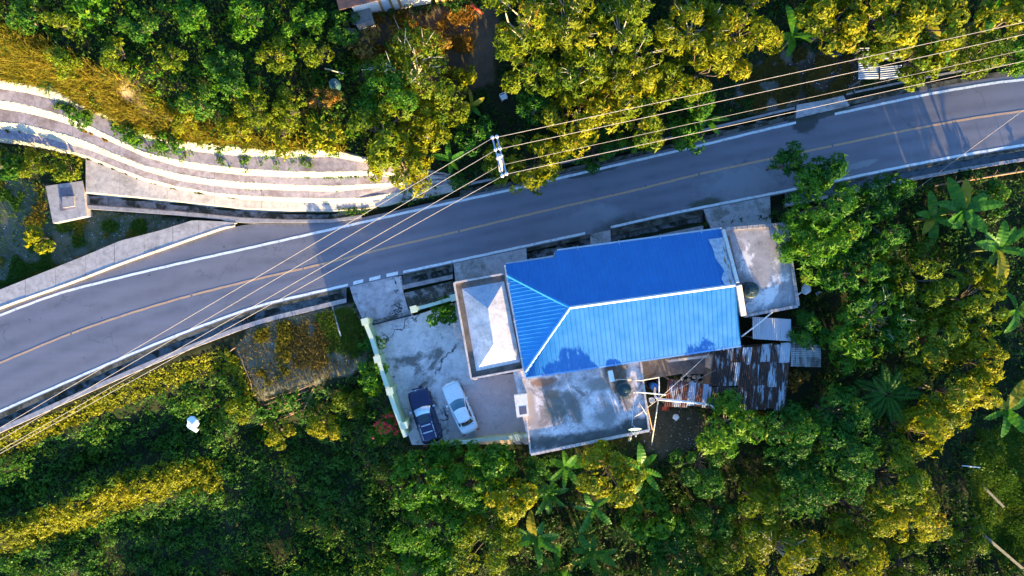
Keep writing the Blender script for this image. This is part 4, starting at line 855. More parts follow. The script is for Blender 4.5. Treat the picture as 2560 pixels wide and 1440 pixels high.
for s, e, o_ in right:
    ex = (e[0] + (e[0] - s[0]) * .35, e[1] + (e[1] - s[1]) * .35); zz = zw if o_ != 'third' else ZP - .9
    cable(o_ + ' power line running from the pole to the right edge', P(*s, zz), P(*ex, 8.4), 0.35, .018 if o_ != 'third' else .012, grp=gr)
cable('thin stay wire slanting over the right end of the road', P(2600, 245, 7.0), G(2235, 515) , 0.1, .014, name='stay_wire', cat='wire')

# ------------------------------------------------------------------ tanks, pipes, dish and other things on the roofs
def tank(label, q, zb, r, h_):
    p = P(*q, zb + h_); t = thing('water_tank', label, 'water tank', (p.x, p.y, zb)); prof = [(r * .97, 0)]
    for i in range(6): z = h_ * .8 * i / 6; prof += [(r, z + .02), (r, z + h_ * .09), (r * .955, z + h_ * .105), (r * .955, z + h_ * .125)]
    prof += [(r, h_ * .80), (r * .86, h_ * .90), (r * .45, h_ * .97), (r * .36, h_ * .975)]
    lathe('tank_body', prof, (p.x, p.y, zb), 'tank_black', t, 28); lathe('lid', [(r * .38, h_ * .97), (r * .40, h_ * .99), (r * .40, h_ * 1.03), (r * .30, h_ * 1.06), (r * .05, h_ * 1.07)], (p.x, p.y, zb), 'tank_lid', t, 20)
    for k in range(8): a = k * math.pi / 4; box('rib', (p.x + math.cos(a) * r * .62, p.y + math.sin(a) * r * .62, zb + h_ * .95), (r * .42, .04, .04), 'tank_lid', t, a, .01, 0, .22)
    return t
tank('black plastic water tank on the right concrete roof slab', (1880, 725), ZA, .64, 1.15); tank('black plastic water tank on the stained lower roof deck', (1562, 975), ZD, .56, 1.0)
hx = thing('water_heater', 'white cylinder water heater lying on the roof deck', 'heater', tuple(P(1528, 938, ZD)))
a, b = P(1525, 927, ZD + .28), P(1531, 953, ZD + .28); d = (b - a).normalized(); tube('cylinder', [a - d * .03, a, a + d * .02, b - d * .02, b, b + d * .03], [.12, .2, .21, .21, .2, .12], 'plastic_white', hx, 16)
for f in (.25, .75): box('cradle', tuple(a.lerp(b, f) - Vector((0, 0, .17))), (.3, .07, .22), 'steel', hx, 0, .01)
br = box('broken_sheet', tuple(P(1560, 993, ZD + .05)), (.9, .34, .05), 'wood_grey', None, R(10), .01); tag(br, 'bent pale panel lying below the black tank on the deck', 'panel')
for nm, pts, lab, mat, r in [
    ('water_pipe', [(1533, 953, ZD + .3), (1545, 949, ZD + .12), (1575, 949, ZD + .06), (1603, 951, ZD + .24), (1648, 943, ZD + .1)], 'thin cream pipe from the white heater off the deck edge', 'pvc_cream', .045),
    ('water_pipe', [(1582, 982, ZD + .4), (1592, 980, ZD + .26), (1625, 983, ZD + .25), (1664, 987, ZD - .4)], 'thin white pipe from the black tank towards the rusty sheets', 'pvc', .045),
    ('water_pipe', [(1647, 943, ZD + .1), (1648, 968, 2.4), (1647, 998, 2.3)], 'short upright white pipe above the blue bucket', 'pvc', .05),
    ('water_pipe', [(1638, 970, 1.3), (1637, 982, 1.8), (1639, 993, 2.3), (1648, 999, 2.3)], 'bent white elbow pipe at the blue drum', 'pvc', .10),
    ('white_pole', [(1645, 998, 2.35), (1700, 1003, 2.4), (1772, 1011, 2.45)], 'thick white pipe lying across the rusty lean-to', 'pvc', [.11, .10, .09]),
    ('steel_pole', [(1647, 990, 2.3), (1640, 1040, 0.8), (1626, 1128, -1.2)], 'long grey steel pole leaning down across the back yard', 'steel', .05),
    ('steel_pole', [(1611, 975, ZD + .1), (1619, 1020, ZD - .4), (1631, 1075, 1.2)], 'rusty thin pole leaning on the deck corner', 'stick', .04),
    ('mast_rod', [(1585, 985, ZD + .35), (1582, 1030, ZD + .9), (1580, 1066, ZD + .8)], 'thin upright mast rod between tank and satellite dish', 'pvc', .025),
    ('mast_rod', [(1588, 985, ZD + .3), (1600, 1010, ZD + .5), (1620, 1042, ZD + .12)], 'aerial rod slanting over the right edge of the deck', 'pvc_cream', .022),
    ('mast_rod', [(1586, 1042, ZD + .06), (1600, 1034, ZD + .1), (1615, 1023, ZD + .15)], 'loose cream rod lying on the deck near the dish', 'pvc_cream', .03),
    ('mast_rod', [(1589, 1016, ZD + .05), (1598, 1032, ZD + .05)], 'short loose white rod lying on the deck', 'pvc', .025),
    ('steel_pole', [(1853, 842, 3.4), (1900, 806, 3.3), (1936, 776, 3.2)], 'straight white pole from the blue roof corner to the concrete slab', 'pvc', .055),
    ('white_pole', [(1773, 1011, 2.45), (1780, 1015, 2.5), (1788, 1021, 2.5)], 'bent white pipe end beyond the rusty lean-to', 'pvc', .06),
    ('water_pipe', [(1990, 740, 3.2), (2004, 730, 3.0)], 'short white spout pipe at the slab corner', 'pvc', .05),
    ('water_pipe', [(1857, 782, ZA + .08), (1868, 757, ZA + .08), (1880, 758, ZA + .08), (1880, 748, ZA + .2)], 'thin white pipe bent below the tank on the right slab', 'pvc', .035),
    ('service_cable', [(1470, 896, ZE), (1600, 965, 2.9), (1648, 999, 2.4)], None, 'wire', .012),
    ('service_cable', [(1775, 880, 3.5), (1700, 950, 2.8), (1640, 1003, 2.4), (1610, 1025, ZD + .25)], 'thin pinkish cable from the blue eave to the white pipe joint', 'pvc_cream', .022),
    ('service_cable', [(1790, 925, 2.5), (1720, 960, 2.7), (1640, 1000, 2.4)], 'thin grey cable over the stone heap', 'wire', .014)]:
    if lab is None: continue
    o = tube(name=nm, pts=[P(a, b, z) for a, b, z in pts], rad=r, mat=mat, seg=8); tag(o, lab, 'cable' if 'cable' in nm else ('pipe' if 'pipe' in nm or nm == 'white_pole' else 'pole'))
ds = thing('satellite_dish', 'pale green satellite dish at the lower edge of the roof deck', 'satellite dish', tuple(P(1587, 1080, ZD)))
c = P(1587, 1070, ZD + .95); V = []; Fc = []; sg = 24; ax_ = Vector((0.05, -1, .38)).normalized(); sx_ = ax_.cross(Vector((0, 0, 1))).normalized(); sy_ = sx_.cross(ax_)
for off in (0, -.02):
    for q in range(6):
        rr = .52 * q / 5
        for k in range(sg): t = 2 * math.pi * k / sg; V.append(c + sx_ * rr * math.cos(t) + sy_ * rr * math.sin(t) + ax_ * (rr * rr * .42 + off))
for s in range(2):
    for q in range(5):
        for k in range(sg): a = s * 6 * sg + q * sg + k; b = s * 6 * sg + q * sg + (k + 1) % sg; Fc.append((a, b, b + sg, a + sg))
obj('reflector', V, Fc, 'dish_green', ds, True); fp = c + ax_ * .62
for t in (0.4, 2.7, 4.7): tube('strut', [c + sx_ * .5 * math.cos(t) + sy_ * .5 * math.sin(t) + ax_ * .1, fp], .016, 'cap_white', ds, 6)
lathe('feed_horn', [(.05, -.06), (.07, 0), (.06, .08), (.02, .10)], fp, 'cap_white', ds, 10); tube('mount_post', [Vector((c.x, c.y + .06, ZD)), Vector((c.x, c.y + .06, c.z))], .035, 'steel', ds, 8)
lad = thing('ladder', 'small white ladder hooked over the deck edge beside the dish', 'ladder', tuple(P(1577, 1100, -2.3)))
for dx in (-2.5, 2.5):
    p = P(1578 + dx, 1084, ZD + .4); q = G(1573 + dx, 1104); tube('rail', [p, q], .025, 'pvc', lad, 6)
for f in np.linspace(.05, .9, 9): tube('rung', [P(1575.5, 1084, ZD + .4).lerp(G(1570.5, 1104), f), P(1580.5, 1084, ZD + .4).lerp(G(1575.5, 1104), f)], .018, 'pvc', lad, 6)

# ------------------------------------------------------------------ sheds of corrugated sheet
def corr(name, c4, z4, n, mat, parent, var, amp=.036, along=True):
    """one corrugated sheet; corners a b (top edge) c d (bottom edge), waves across a-b"""
    a, b, c_, d = [Vector((*P(q[0], q[1], z)[:2], z)) for q, z in zip(c4, z4)]; m = n * 4; V = []
    for r in range(4):
        for k in range(m + 1):
            s = k / m; p = a.lerp(b, s).lerp(d.lerp(c_, s), r / 3); V.append(p + Vector((0, 0, amp * math.sin(s * n * 2 * math.pi) + random.uniform(-.004, .004))))
    Fc = [(r * (m + 1) + k, r * (m + 1) + k + 1, (r + 1) * (m + 1) + k + 1, (r + 1) * (m + 1) + k) for r in range(3) for k in range(m)]
    o = obj(name, V, Fc, mat, parent); setvar(o, var); md = o.modifiers.new('thick', 'SOLIDIFY'); md.thickness = 0.006; md.offset = -1; return o
def shed(label, pts, z, posts=True, z0=-.6):
    c = P(sum(p[0] for p in pts) / 4, sum(p[1] for p in pts) / 4, z); s = thing('shed', label, 'shed', (c.x, c.y, z0))
    W = [P(a, b, z) for a, b in pts]; cc = sum(W, Vector()) / 4; W = [p.lerp(cc, .10) for p in W]
    for p in W: g = float(hz(p.x, p.y)); box('post', (p.x, p.y, (z + g) / 2 - .1), (.1, .1, z - g), 'wood_grey', s, 0, .01)
    return s, W
def lerp2(a, b, f): return (a[0] + (b[0] - a[0]) * f, a[1] + (b[1] - a[1]) * f)
S1, W1 = shed('large shed roofed with dark rusty corrugated sheets', [(1787, 872), (1976, 856), (1961, 1026), (1764, 1018)], 2.3)
for i in range(4): a, b = W1[i], W1[(i + 1) % 4]; wallstrip('wall_board', [a, b], .05, -1.0, 2.05 + .002 * i, 'wood_grey', S1)
tl, tr, brr, bl = (1787, 872), (1976, 856), (1961, 1026), (1764, 1018); rows = [(0, .30), (.28, .66), (.63, 1.0)]
for ri, (r0, r1) in enumerate(rows):
    for ci in range(8):
        jit = random.uniform(-.03, .03); f0, f1 = ci / 8, (ci + 1.08) / 8
        q = [lerp2(lerp2(tl, tr, f), lerp2(bl, brr, f), r) for f, r in ((f0, r0 + jit), (min(f1, 1.01), r0 + jit), (min(f1, 1.01), r1 + jit), (f0, r1 + jit))]
        zt = 2.42 - .10 * r0; corr('roof_sheet', q, [zt + .02 * (ci % 2) - .04 * ri, zt + .02 * (ci % 2) - .04 * ri, zt - .08 - .04 * ri, zt - .08 - .04 * ri], 5, 'rust_dark', S1, [.1, .45, 0, .7, .05, .8, .3, .95][ci] if ri == 0 else ([.0, .35, .6, 0, .3, .1, .55, .2], [.4, 0, .3, .55, 0, .45, .1, .35])[ri - 1][ci])
S2, W2 = shed('little shed with a clean pale zinc roof sheet', [(1881, 792), (1976, 798), (1976, 853), (1882, 847)], 2.6)
for ci in range(4): corr('roof_sheet', [lerp2((1881, 792), (1976, 798), ci / 4), lerp2((1881, 792), (1976, 798), (ci + 1.06) / 4), lerp2((1882, 847), (1976, 853), (ci + 1.06) / 4), lerp2((1882, 847), (1976, 853), ci / 4)], [2.72, 2.72, 2.58 + .003 * ci, 2.58 + .003 * ci], 5, 'zinc', S2, 1.0)
S3, W3 = shed('small shed with dull streaked corrugated roof under the trees', [(1978, 850), (2050, 866), (2052, 917), (1978, 915)], 2.1)
for ri in range(3): corr('roof_sheet', [lerp2((2052, 848), (2052, 917), ri / 3), lerp2((2052, 848), (2052, 917), (ri + 1.05) / 3), lerp2((1977, 846), (1977, 915), (ri + 1.05) / 3), lerp2((1977, 846), (1977, 915), ri / 3)], [2.0, 2.0, 2.2, 2.2], 5, 'zinc_dull', S3, random.choice([.2, .6]))
S4, W4 = shed('low lean-to with red rusted and zinc striped sheets beside the blue drum', [(1671, 947), (1777, 962), (1773, 1011), (1664, 1018)], 2.0)
for ci in range(6): corr('roof_sheet', [lerp2((1671, 947), (1777, 962), ci / 6), lerp2((1671, 947), (1777, 962), (ci + 1.08) / 6), lerp2((1660, 1014 + 4), (1773, 1011 + (ci % 3) * 4), (ci + 1.08) / 6), lerp2((1660, 1018), (1773, 1011 + (ci % 3) * 4), ci / 6)], [2.18, 2.18, 2.0 + .004 * (ci % 2), 2.0 + .004 * (ci % 2)], 4, 'rust_mid', S4, [.0, .35, .15, .9, .05, .8][ci])
S5, W5 = shed('shed of striped corrugated sheet half hidden by leaves beside the dirt lane', [(2146, 120), (2250, 112), (2256, 190), (2148, 205)], 2.0)
for ri in range(5):
    for hf in (0, 1):
        if (ri, hf) in ((2, 1),): continue
        x0, x1 = (2146, 2196) if hf == 0 else (2200, 2254)
        corr('roof_sheet', [(x1, 118 + ri * 16 - hf * 4), (x1, 118 + ri * 16 + 15 - hf * 4), (x0, 118 + ri * 16 + 17), (x0, 118 + ri * 16 + 2)], [2.1, 2.1, 2.2, 2.2], 3, 'zinc', S5, .6)
# low beam wall, drum, bucket, stones
lw = thing('low_wall', 'cream L-shaped low wall under the blue eave behind the house', 'wall', tuple(P(1730, 900, -.4)))
wallstrip('long_arm', [P(1672, 903, 1.1), P(1782, 889, 1.1)], .2, -.6, 1.1, 'white_wall', lw); wallstrip('short_arm', [P(1779, 890, 1.1), P(1777, 922, 1.1)], .2, -.6, 1.103, 'white_wall', lw)
for k in range(9): p = P(1672 + k * 11.5, 893 - k * 1.5, 1.0); box('roof_tile', (p.x, p.y, .95), (.34, .34, .05), 'patio', lw, R(8), .02, R(12))
bk = thing('drum', 'bright blue plastic drum by the pipe joint in the back yard', 'drum', tuple(P(1637, 968, -.4))); p = P(1637, 968, 1.0)
lathe('drum_body', [(.28, -1.4), (.30, -1.2), (.31, -.7), (.30, -.2), (.31, -.02), (.27, 0), (.25, -.03), (.24, -.5), (.05, -.52)], p, 'bucket_blue', bk, 20); lathe('drum_rim', [(.27, -.01), (.325, -.01), (.325, .03), (.27, .03)], p, 'bucket_blue', bk, 20)
tb = thing('wash_tub', 'black rubber tub behind the blue drum', 'tub', tuple(P(1628, 958, -.3))); p = P(1628, 958, .35); lathe('tub_body', [(.40, -.6), (.46, 0), (.50, .02), (.50, .05), (.43, .03), (.38, -.45), (.05, -.48)], p, 'rubber', tb, 22)
p = P(1630, 1001, .5); tag(lathe('basin', [(.10, -.9), (.22, -.05), (.25, 0), (.22, .01), (.16, -.1), (.02, -.12)], p, 'plastic_white', None, 18), 'round white basin left of the thick white pipe', 'basin')
p = G(1675, 1008); tag(lathe('basin', [(.16, 0), (.24, .14), (.26, .15), (.22, .13), (.15, .04), (.02, .03)], (p.x, p.y, p.z), 'plastic_white', None, 18), 'white bowl on the soil under the thick white pipe', 'basin')
p = G(1664, 1021); V = [(p.x + x * .35, p.y + y * .3, p.z + z) for x, y, z in [(-1, -.6, .02), (.9, -.7, .02), (1, .3, .05), (.1, 1, .25), (-.8, .5, .06), (0, 0, .3)]]
tag(obj('plastic_sack', V, [(0, 1, 5), (1, 2, 5), (2, 3, 5), (3, 4, 5), (4, 0, 5), (4, 3, 2, 1, 0)], 'red_plastic'), 'orange red plastic sack on the back yard soil', 'sack')
def stone(name, p, s, mat, parent=None, seed=0):
    rr = random.Random(seed); bm = bmesh.new(); bmesh.ops.create_icosphere(bm, subdivisions=1, radius=1.0)
    for v in bm.verts: v.co *= rr.uniform(.72, 1.1); v.co.z *= .55; v.co.x *= rr.uniform(.9, 1.1)
    bmesh.ops.scale(bm, vec=(s, s * rr.uniform(.7, 1), s), verts=bm.verts); bmesh.ops.rotate(bm, matrix=Matrix.Rotation(rr.uniform(0, 6), 3, 'Z'), verts=bm.verts); bmesh.ops.translate(bm, vec=p, verts=bm.verts)
    me = bpy.data.meshes.new(name); bm.to_mesh(me); bm.free(); return link(name, me, mat, parent)
hp_ = thing('stone_heap', 'heap of pale broken stones between patio and rusty lean-to', 'stone heap', tuple(G(1725, 945)))
for i, (a, b) in enumerate([(1720, 928), (1731, 929), (1722, 938), (1735, 942), (1722, 950), (1741, 953), (1704, 945), (1752, 956), (1712, 952), (1730, 957), (1745, 940), (1710, 936), (1756, 946), (1698, 953)]):
    q = G(a, b); stone('stone', (q.x, q.y, q.z + .12), random.uniform(.16, .30), 'stone_pale', hp_, i)

# ------------------------------------------------------------------ upper house, chair and small things
uh = thing('whitewashed_house', 'whitewashed house with brown posts at the upper edge', 'house', tuple(G(980, 40)))
gz = float(G(980, 40).z); a, b = G(893, 42), G(1078, 8); a.z = b.z = 0; dd = (b - a).normalized(); nn = Vector((-dd.y, dd.x, 0)); q = [a, b, b + nn * 6, a + nn * 6]
prism('wall', [(p.x, p.y) for p in q], gz - 1.0, gz + 2.5, 'white_wall', uh); ang = math.atan2(dd.y, dd.x)
for f in (.36, .49, .60): p = a.lerp(b, f) - nn * .03; box('post', (p.x, p.y, gz + 1.2), (.18, .12, 2.6), 'door_brown', uh, ang, .01)
p = a.lerp(b, .425) - nn * .02; dr_ = box('door', (p.x, p.y, gz + 1.0), (.8, .07, 2.0), 'cap_white', uh, ang, .01); box('handle', (p.x + .3, p.y - .05, gz + 1.0), (.1, .06, .05), 'steel', dr_, ang, .005)
rb = [q[0] - nn * .12 - dd * .9, q[1] - nn * .12 + dd * .5, q[2] + nn * .6 + dd * .5, q[3] + nn * .6 - dd * .9]; prism('roof', [(p.x, p.y) for p in rb], gz + 2.5, gz + 2.62, 'roof_rust_far', uh)
p = a - nn * .45 + dd * .5; ob = box('oven_box', (p.x, p.y, gz + .6), (1.3, .9, 1.5), 'white_wall', uh, ang, .02); box('oven_lid', (p.x - .05, p.y, gz + 1.39), (1.5, 1.0, .06), 'wood_grey', ob, ang, .01)
p = b + dd * 1.0 - nn * .1; box('side_room', (p.x, p.y + 1.5, gz + .9), (2.0, 3.0, 3.0), 'house_orange', uh, ang, .02)
def chair(label, q, rz):
    p = G(*q); t = thing('plastic_chair', label, 'chair', (p.x, p.y, p.z), rz); mt = Matrix.Translation((p.x, p.y, p.z + .02)) @ Matrix.Rotation(rz, 4, 'Z')
    def b(nm, c, s, rx=0): o = box(nm, (0, 0, 0), s, 'plastic_white', t, 0, .012); o.data.transform(mt @ Matrix.Translation(c) @ Matrix.Rotation(rx, 4, 'X'))
    b('seat', (0, 0, .42), (.46, .44, .04)); b('backrest', (0, -.25, .68), (.46, .04, .42), -.2)
    for sx in (-1, 1):
        b('armrest', (sx * .25, -.02, .62), (.06, .46, .035)); b('leg', (sx * .22, .20, .21), (.045, .045, .42)); b('leg', (sx * .22, -.20, .21), (.045, .045, .42)); b('arm_support', (sx * .25, .18, .52), (.045, .045, .2))
chair('white plastic garden chair standing among the shrubs left of the power pole', (1259, 246), R(205))
wb = thing('water_barrel', 'dark teal barrel with white marks among the bushes above the terraces', 'barrel', tuple(G(842, 217))); p = G(842, 217); lathe('barrel_body', [(.36, 0), (.40, .2), (.42, .5), (.40, .85), (.36, .9), (.1, .91)], p, 'board_teal', wb, 18)
for dx, dy in ((.12, .1), (.2, -.05), (.16, -.2)): box('white_mark', (p.x + dx, p.y + dy, p.z + .915), (.10, .05, .02), 'cap_white', wb, R(20), .004)
o = tube('fence_rail', [G(820, 180) + Vector((0, 0, .9)), G(866, 192) + Vector((0, 0, .8))], .05, 'bark_pale'); tag(o, 'pale pole leaning across the dark bushes above the teal barrel', 'pole')
o = tube('iron_bar', [G(1180, 18) + Vector((0, 0, .5)), G(1208, 40) + Vector((0, 0, .4))], .12, 'red_plastic'); tag(o, 'reddish beam lying right of the whitewashed house', 'beam')
mh = thing('inspection_chamber', 'square concrete inspection chamber with raised lid beside the terraces', 'chamber', tuple(P(170, 508, .2)))
prism('chamber_top', [(p.x, p.y) for p in (P(114, 465, .35), P(206, 452, .35), P(217, 540, .35), P(132, 558, .35))], -1.0, .35, 'slab_pale', mh)
prism('lid', [(p.x, p.y) for p in (P(155, 492, .5), P(184, 490, .5), P(186, 515, .5), P(157, 520, .5))], .35, .52, 'kerb', mh)
prism('lid_base', [(p.x, p.y) for p in (P(148, 470, .36), P(180, 466, .36), P(189, 522, .36), P(150, 528, .36))], .34, .365, 'tread', mh)
o = tube('drain_pipe', [G(832, 765) + Vector((0, 0, .12)), G(853, 840) + Vector((0, 0, .14))], .09, 'steel', None, 10); tag(o, 'grey metal pipe lying on the grass beside the driveway', 'pipe')
rs = [(470, 1046), (478, 1040), (488, 1040), (500, 1047), (504, 1056), (499, 1066), (502, 1072), (497, 1078), (487, 1072), (476, 1068), (472, 1062), (474, 1054)]
W = [G(a, b, .9) for a, b in rs]; cz = max(float(w_.z) for w_ in W) + 1.15; bm = bmesh.new(); vt = [bm.verts.new((w_.x, w_.y, cz - .1 + random.uniform(-.06, .06))) for w_ in W]; cc = bm.verts.new((sum(w_.x for w_ in W) / 12, sum(w_.y for w_ in W) / 12, cz - .02)); bo = [bm.verts.new((w_.x, w_.y, cz - .3)) for w_ in W]
for i in range(12): j = (i + 1) % 12; bm.faces.new((vt[i], vt[j], cc)); bm.faces.new((vt[i], bo[i], bo[j], vt[j]))
bm.faces.new(bo[::-1]); bmesh.ops.recalc_face_normals(bm, faces=bm.faces); bmesh.ops.subdivide_edges(bm, edges=bm.edges[:], cuts=2)
for v in bm.verts: v.co.z += .05 * float(n1(v.co.x * 5, v.co.y * 5))
me = bpy.data.meshes.new('foam_block'); bm.to_mesh(me); bm.free(); tag(link('foam_block', me, 'foam_white'), 'white foam lump caught in the green vines below the road', 'foam')
for i, (q, l) in enumerate([((1112, 1150), 'small crumpled white rag in the leaves below the parked cars'), ((1695, 1047), 'small white bag on the dark soil of the back yard'), ((2012, 722), 'crumpled pale cloth hanging at the corner of the right slab'), ((2068, 690), 'small white scrap on the ground right of the slab'), ((2058, 735), 'white scrap lying beneath the pale twisted branch')]):
    p = G(*q, 1.0) + Vector((0, 0, 1.2 if i in (0, 2) else .25)); bm = bmesh.new(); bmesh.ops.create_icosphere(bm, subdivisions=2, radius=.28 if i != 2 else .42); 
    for v in bm.verts: v.co *= 1 + .7 * float(n2(v.co.x * 6 + i, v.co.y * 6)) ; v.co.z *= .4
    bmesh.ops.translate(bm, vec=p, verts=bm.verts); me = bpy.data.meshes.new('rag'); bm.to_mesh(me); bm.free(); tag(link('rag', me, 'plastic_white'), l, 'rag')
bam = thing('bamboo_pole', 'long fallen bamboo pole beside the wet gutter at the right', 'pole', tuple(G(2450, 445))); pts = [G(2330, 466) + Vector((0, 0, .35)), G(2450, 446) + Vector((0, 0, .45)), G(2620, 418) + Vector((0, 0, .6))]; tube('culm', pts, [.06, .08, .09], 'stick', bam, 8)
for f in (2380, 2420, 2475, 2525): p = pts[0].lerp(pts[2], (f - 2330) / 290); tube('side_twig', [p, p + Vector((random.uniform(-.1, .3), .5, .3))], .02, 'stick', bam, 5)
for (a, b, w_, lab) in [((2445, 1203), (2494, 1260), .5, 'weathered grey plank leaning in the clearing at the right edge'), ((2455, 1335), (2565, 1432), .6, 'long grey plank in the lower right corner')]:
    p, q_ = G(*a) + Vector((0, 0, .5)), G(*b) + Vector((0, 0, .3)); d = q_ - p; tag(box('plank', (p + q_) / 2, (d.length, w_ * .42, .06), 'wood_grey', None, math.atan2(d.y, d.x), .01, R(25)), lab, 'plank')
o = tube('white_stick', [G(2390, 1158) + Vector((0, 0, .8)), G(2435, 1163) + Vector((0, 0, .8))], .05, 'pvc'); tag(o, 'white stick lying level in the shade left of the clearing', 'stick')
# stepped bank of stacked poles below the gravel lot
bk = thing('pole_revetment', 'bank stepped with long brown poles below the gravel lot', 'revetment', tuple(G(720, 1010)))
for (x0, y0, x1, y1) in [(662, 1000, 790, 960), (663, 1012, 775, 975), (664, 1024, 772, 990), (664, 1038, 770, 1004), (660, 1058, 728, 1035), (668, 1062, 762, 1022), (655, 1060, 735, 1030), (785, 966, 762, 1022), (788, 972, 772, 1005), (600, 880, 640, 990), (590, 870, 560, 885)]:
    n_ = 6; pts = [G(x0 + (x1 - x0) * i / n_, y0 + (y1 - y0) * i / n_) + Vector((random.uniform(-.05, .05), random.uniform(-.05, .05), .16)) for i in range(n_ + 1)]; tube('pole', pts, [random.uniform(.035, .06)] * (n_ + 1), 'stick', bk, 6)
# ------------------------------------------------------------------ plants
KIND = {  # leaf length, width, rosette size, leaves per m2 of crown radius squared, droop
 'rosette': (0.36, 0.13, 8, 850, 0.25), 'fine': (0.20, 0.11, 5, 1700, 0.1), 'broad': (0.30, 0.20, 5, 900, 0.2), 'feather': (0.42, 0.12, 9, 850, 0.3)}
def crown_geo(c, rx, ry, rz, kind, r_, nclump=None, hollow=0.45, gap=0.0, clumps_out=None):
    Lf, Wf, m, dens, droop = KIND[kind]
    R_ = (rx + ry) / 2; K = nclump or int(9 + 3.6 * R_ * R_ / 1.6); K = min(K, 80)
    # clump centres on an uneven dome
    th = r_.uniform(0, 2 * np.pi, K); cz = r_.uniform(-0.25, 1.0, K); rad = r_.uniform(hollow, 0.92, K) ** 0.6
    wob = 1 + 0.28 * np.sin(th * 3 + r_.uniform(0, 6)) * r_.uniform(.4, 1) + 0.16 * np.sin(th * 5 + r_.uniform(0, 6))
    sn = np.sqrt(np.clip(1 - np.clip(cz, -1, 1) ** 2, 0, 1))
    cc = np.stack([rx * sn * np.cos(th) * rad * wob, ry * sn * np.sin(th) * rad * wob, rz * cz * rad], 1) + np.array(c)
    cr = r_.uniform(0.16, 0.36, K) * R_ ** 0.7 * 1.35
    if clumps_out is not None: clumps_out.extend([(Vector(a), b) for a, b in zip(cc, cr)])
    N = int(dens * R_ * R_ * 0.55 / m) + 20
    w_ = cr ** 2; ci = r_.choice(K, N, p=w_ / w_.sum())
    d = norm(r_.normal(size=(N, 3)) + np.array([0, 0, 0.55])); sh = r_.uniform(0.72, 1.06, N) ** 0.5
    p = cc[ci] + d * (cr[ci] * sh)[:, None] * np.array([1, 1, 0.8])
    # rosettes of leaves around each twig end
    base = np.repeat(p, m, 0); dr = np.repeat(d, m, 0); n = len(base)
    az = np.tile(np.linspace(0, 2 * np.pi, m, endpoint=False), N) + np.repeat(r_.uniform(0, 6.28, N), m) + r_.normal(0, .25, n)
    t1 = norm(np.cross(dr, r_.normal(size=(n, 3)) * 0 + np.array([0.31, 0.77, 0.55]))); t2 = np.cross(dr, t1)
    spread = r_.uniform(0.75, 1.5, n)[:, None]
    ld = norm(dr * r_.uniform(.05, .75, n)[:, None] + (t1 * np.cos(az)[:, None] + t2 * np.sin(az)[:, None]) * spread)
    V, Q = leafgeo(base + r_.normal(0, .03, (n, 3)), ld, dr + r_.normal(0, .35, (n, 3)), Lf * r_.uniform(.7, 1.25, n), Wf * r_.uniform(.75, 1.25, n), droop)
    var = np.clip(0.45 + np.repeat(r_.normal(0, .16, K)[ci], m) + np.repeat(r_.normal(0, .12, N), m) + r_.normal(0, .10, n), 0, 1)
    return V, Q, var
def limbs(base, c, clumps, r0, rr, nmax=12, zig=0.12, poke=0.0):
    V = []; Fc = []
    def add(pts, rad, seg=6):
        v, f = tubegeo(pts, rad, seg, len(V)); V.extend(v); Fc.extend(f)
    fork = base.lerp(c, 0.55); fork.x += rr.uniform(-.3, .3); fork.y += rr.uniform(-.3, .3)
    add([base - Vector((0, 0, .3)), base.lerp(fork, .5) + Vector((rr.uniform(-.12, .12), rr.uniform(-.12, .12), 0)), fork], [r0, r0 * .8, r0 * .62], 8)
    cl = sorted(clumps, key=lambda q: -q[1])[:nmax]
    for p, cr in cl:
        e = p + Vector((0, 0, cr * poke)); m1 = fork.lerp(e, .4) + Vector((rr.uniform(-1, 1), rr.uniform(-1, 1), rr.uniform(0, 1.2))) * zig * 2; m2 = fork.lerp(e, .75) + Vector((rr.uniform(-1, 1), rr.uniform(-1, 1), rr.uniform(-.2, 1))) * zig * 2
        add([fork, m1, m2, e], [r0 * .45, r0 * .32, r0 * .20, r0 * .07])
        for _ in range(2):
            t = e + Vector((rr.uniform(-1, 1), rr.uniform(-1, 1), rr.uniform(.0, .9))) * cr * .9; add([m2, m2.lerp(t, .5) + Vector((0, 0, rr.uniform(0, .15))), t], [r0 * .16, r0 * .11, r0 * .04], 5)
    return V, Fc
TREES = []
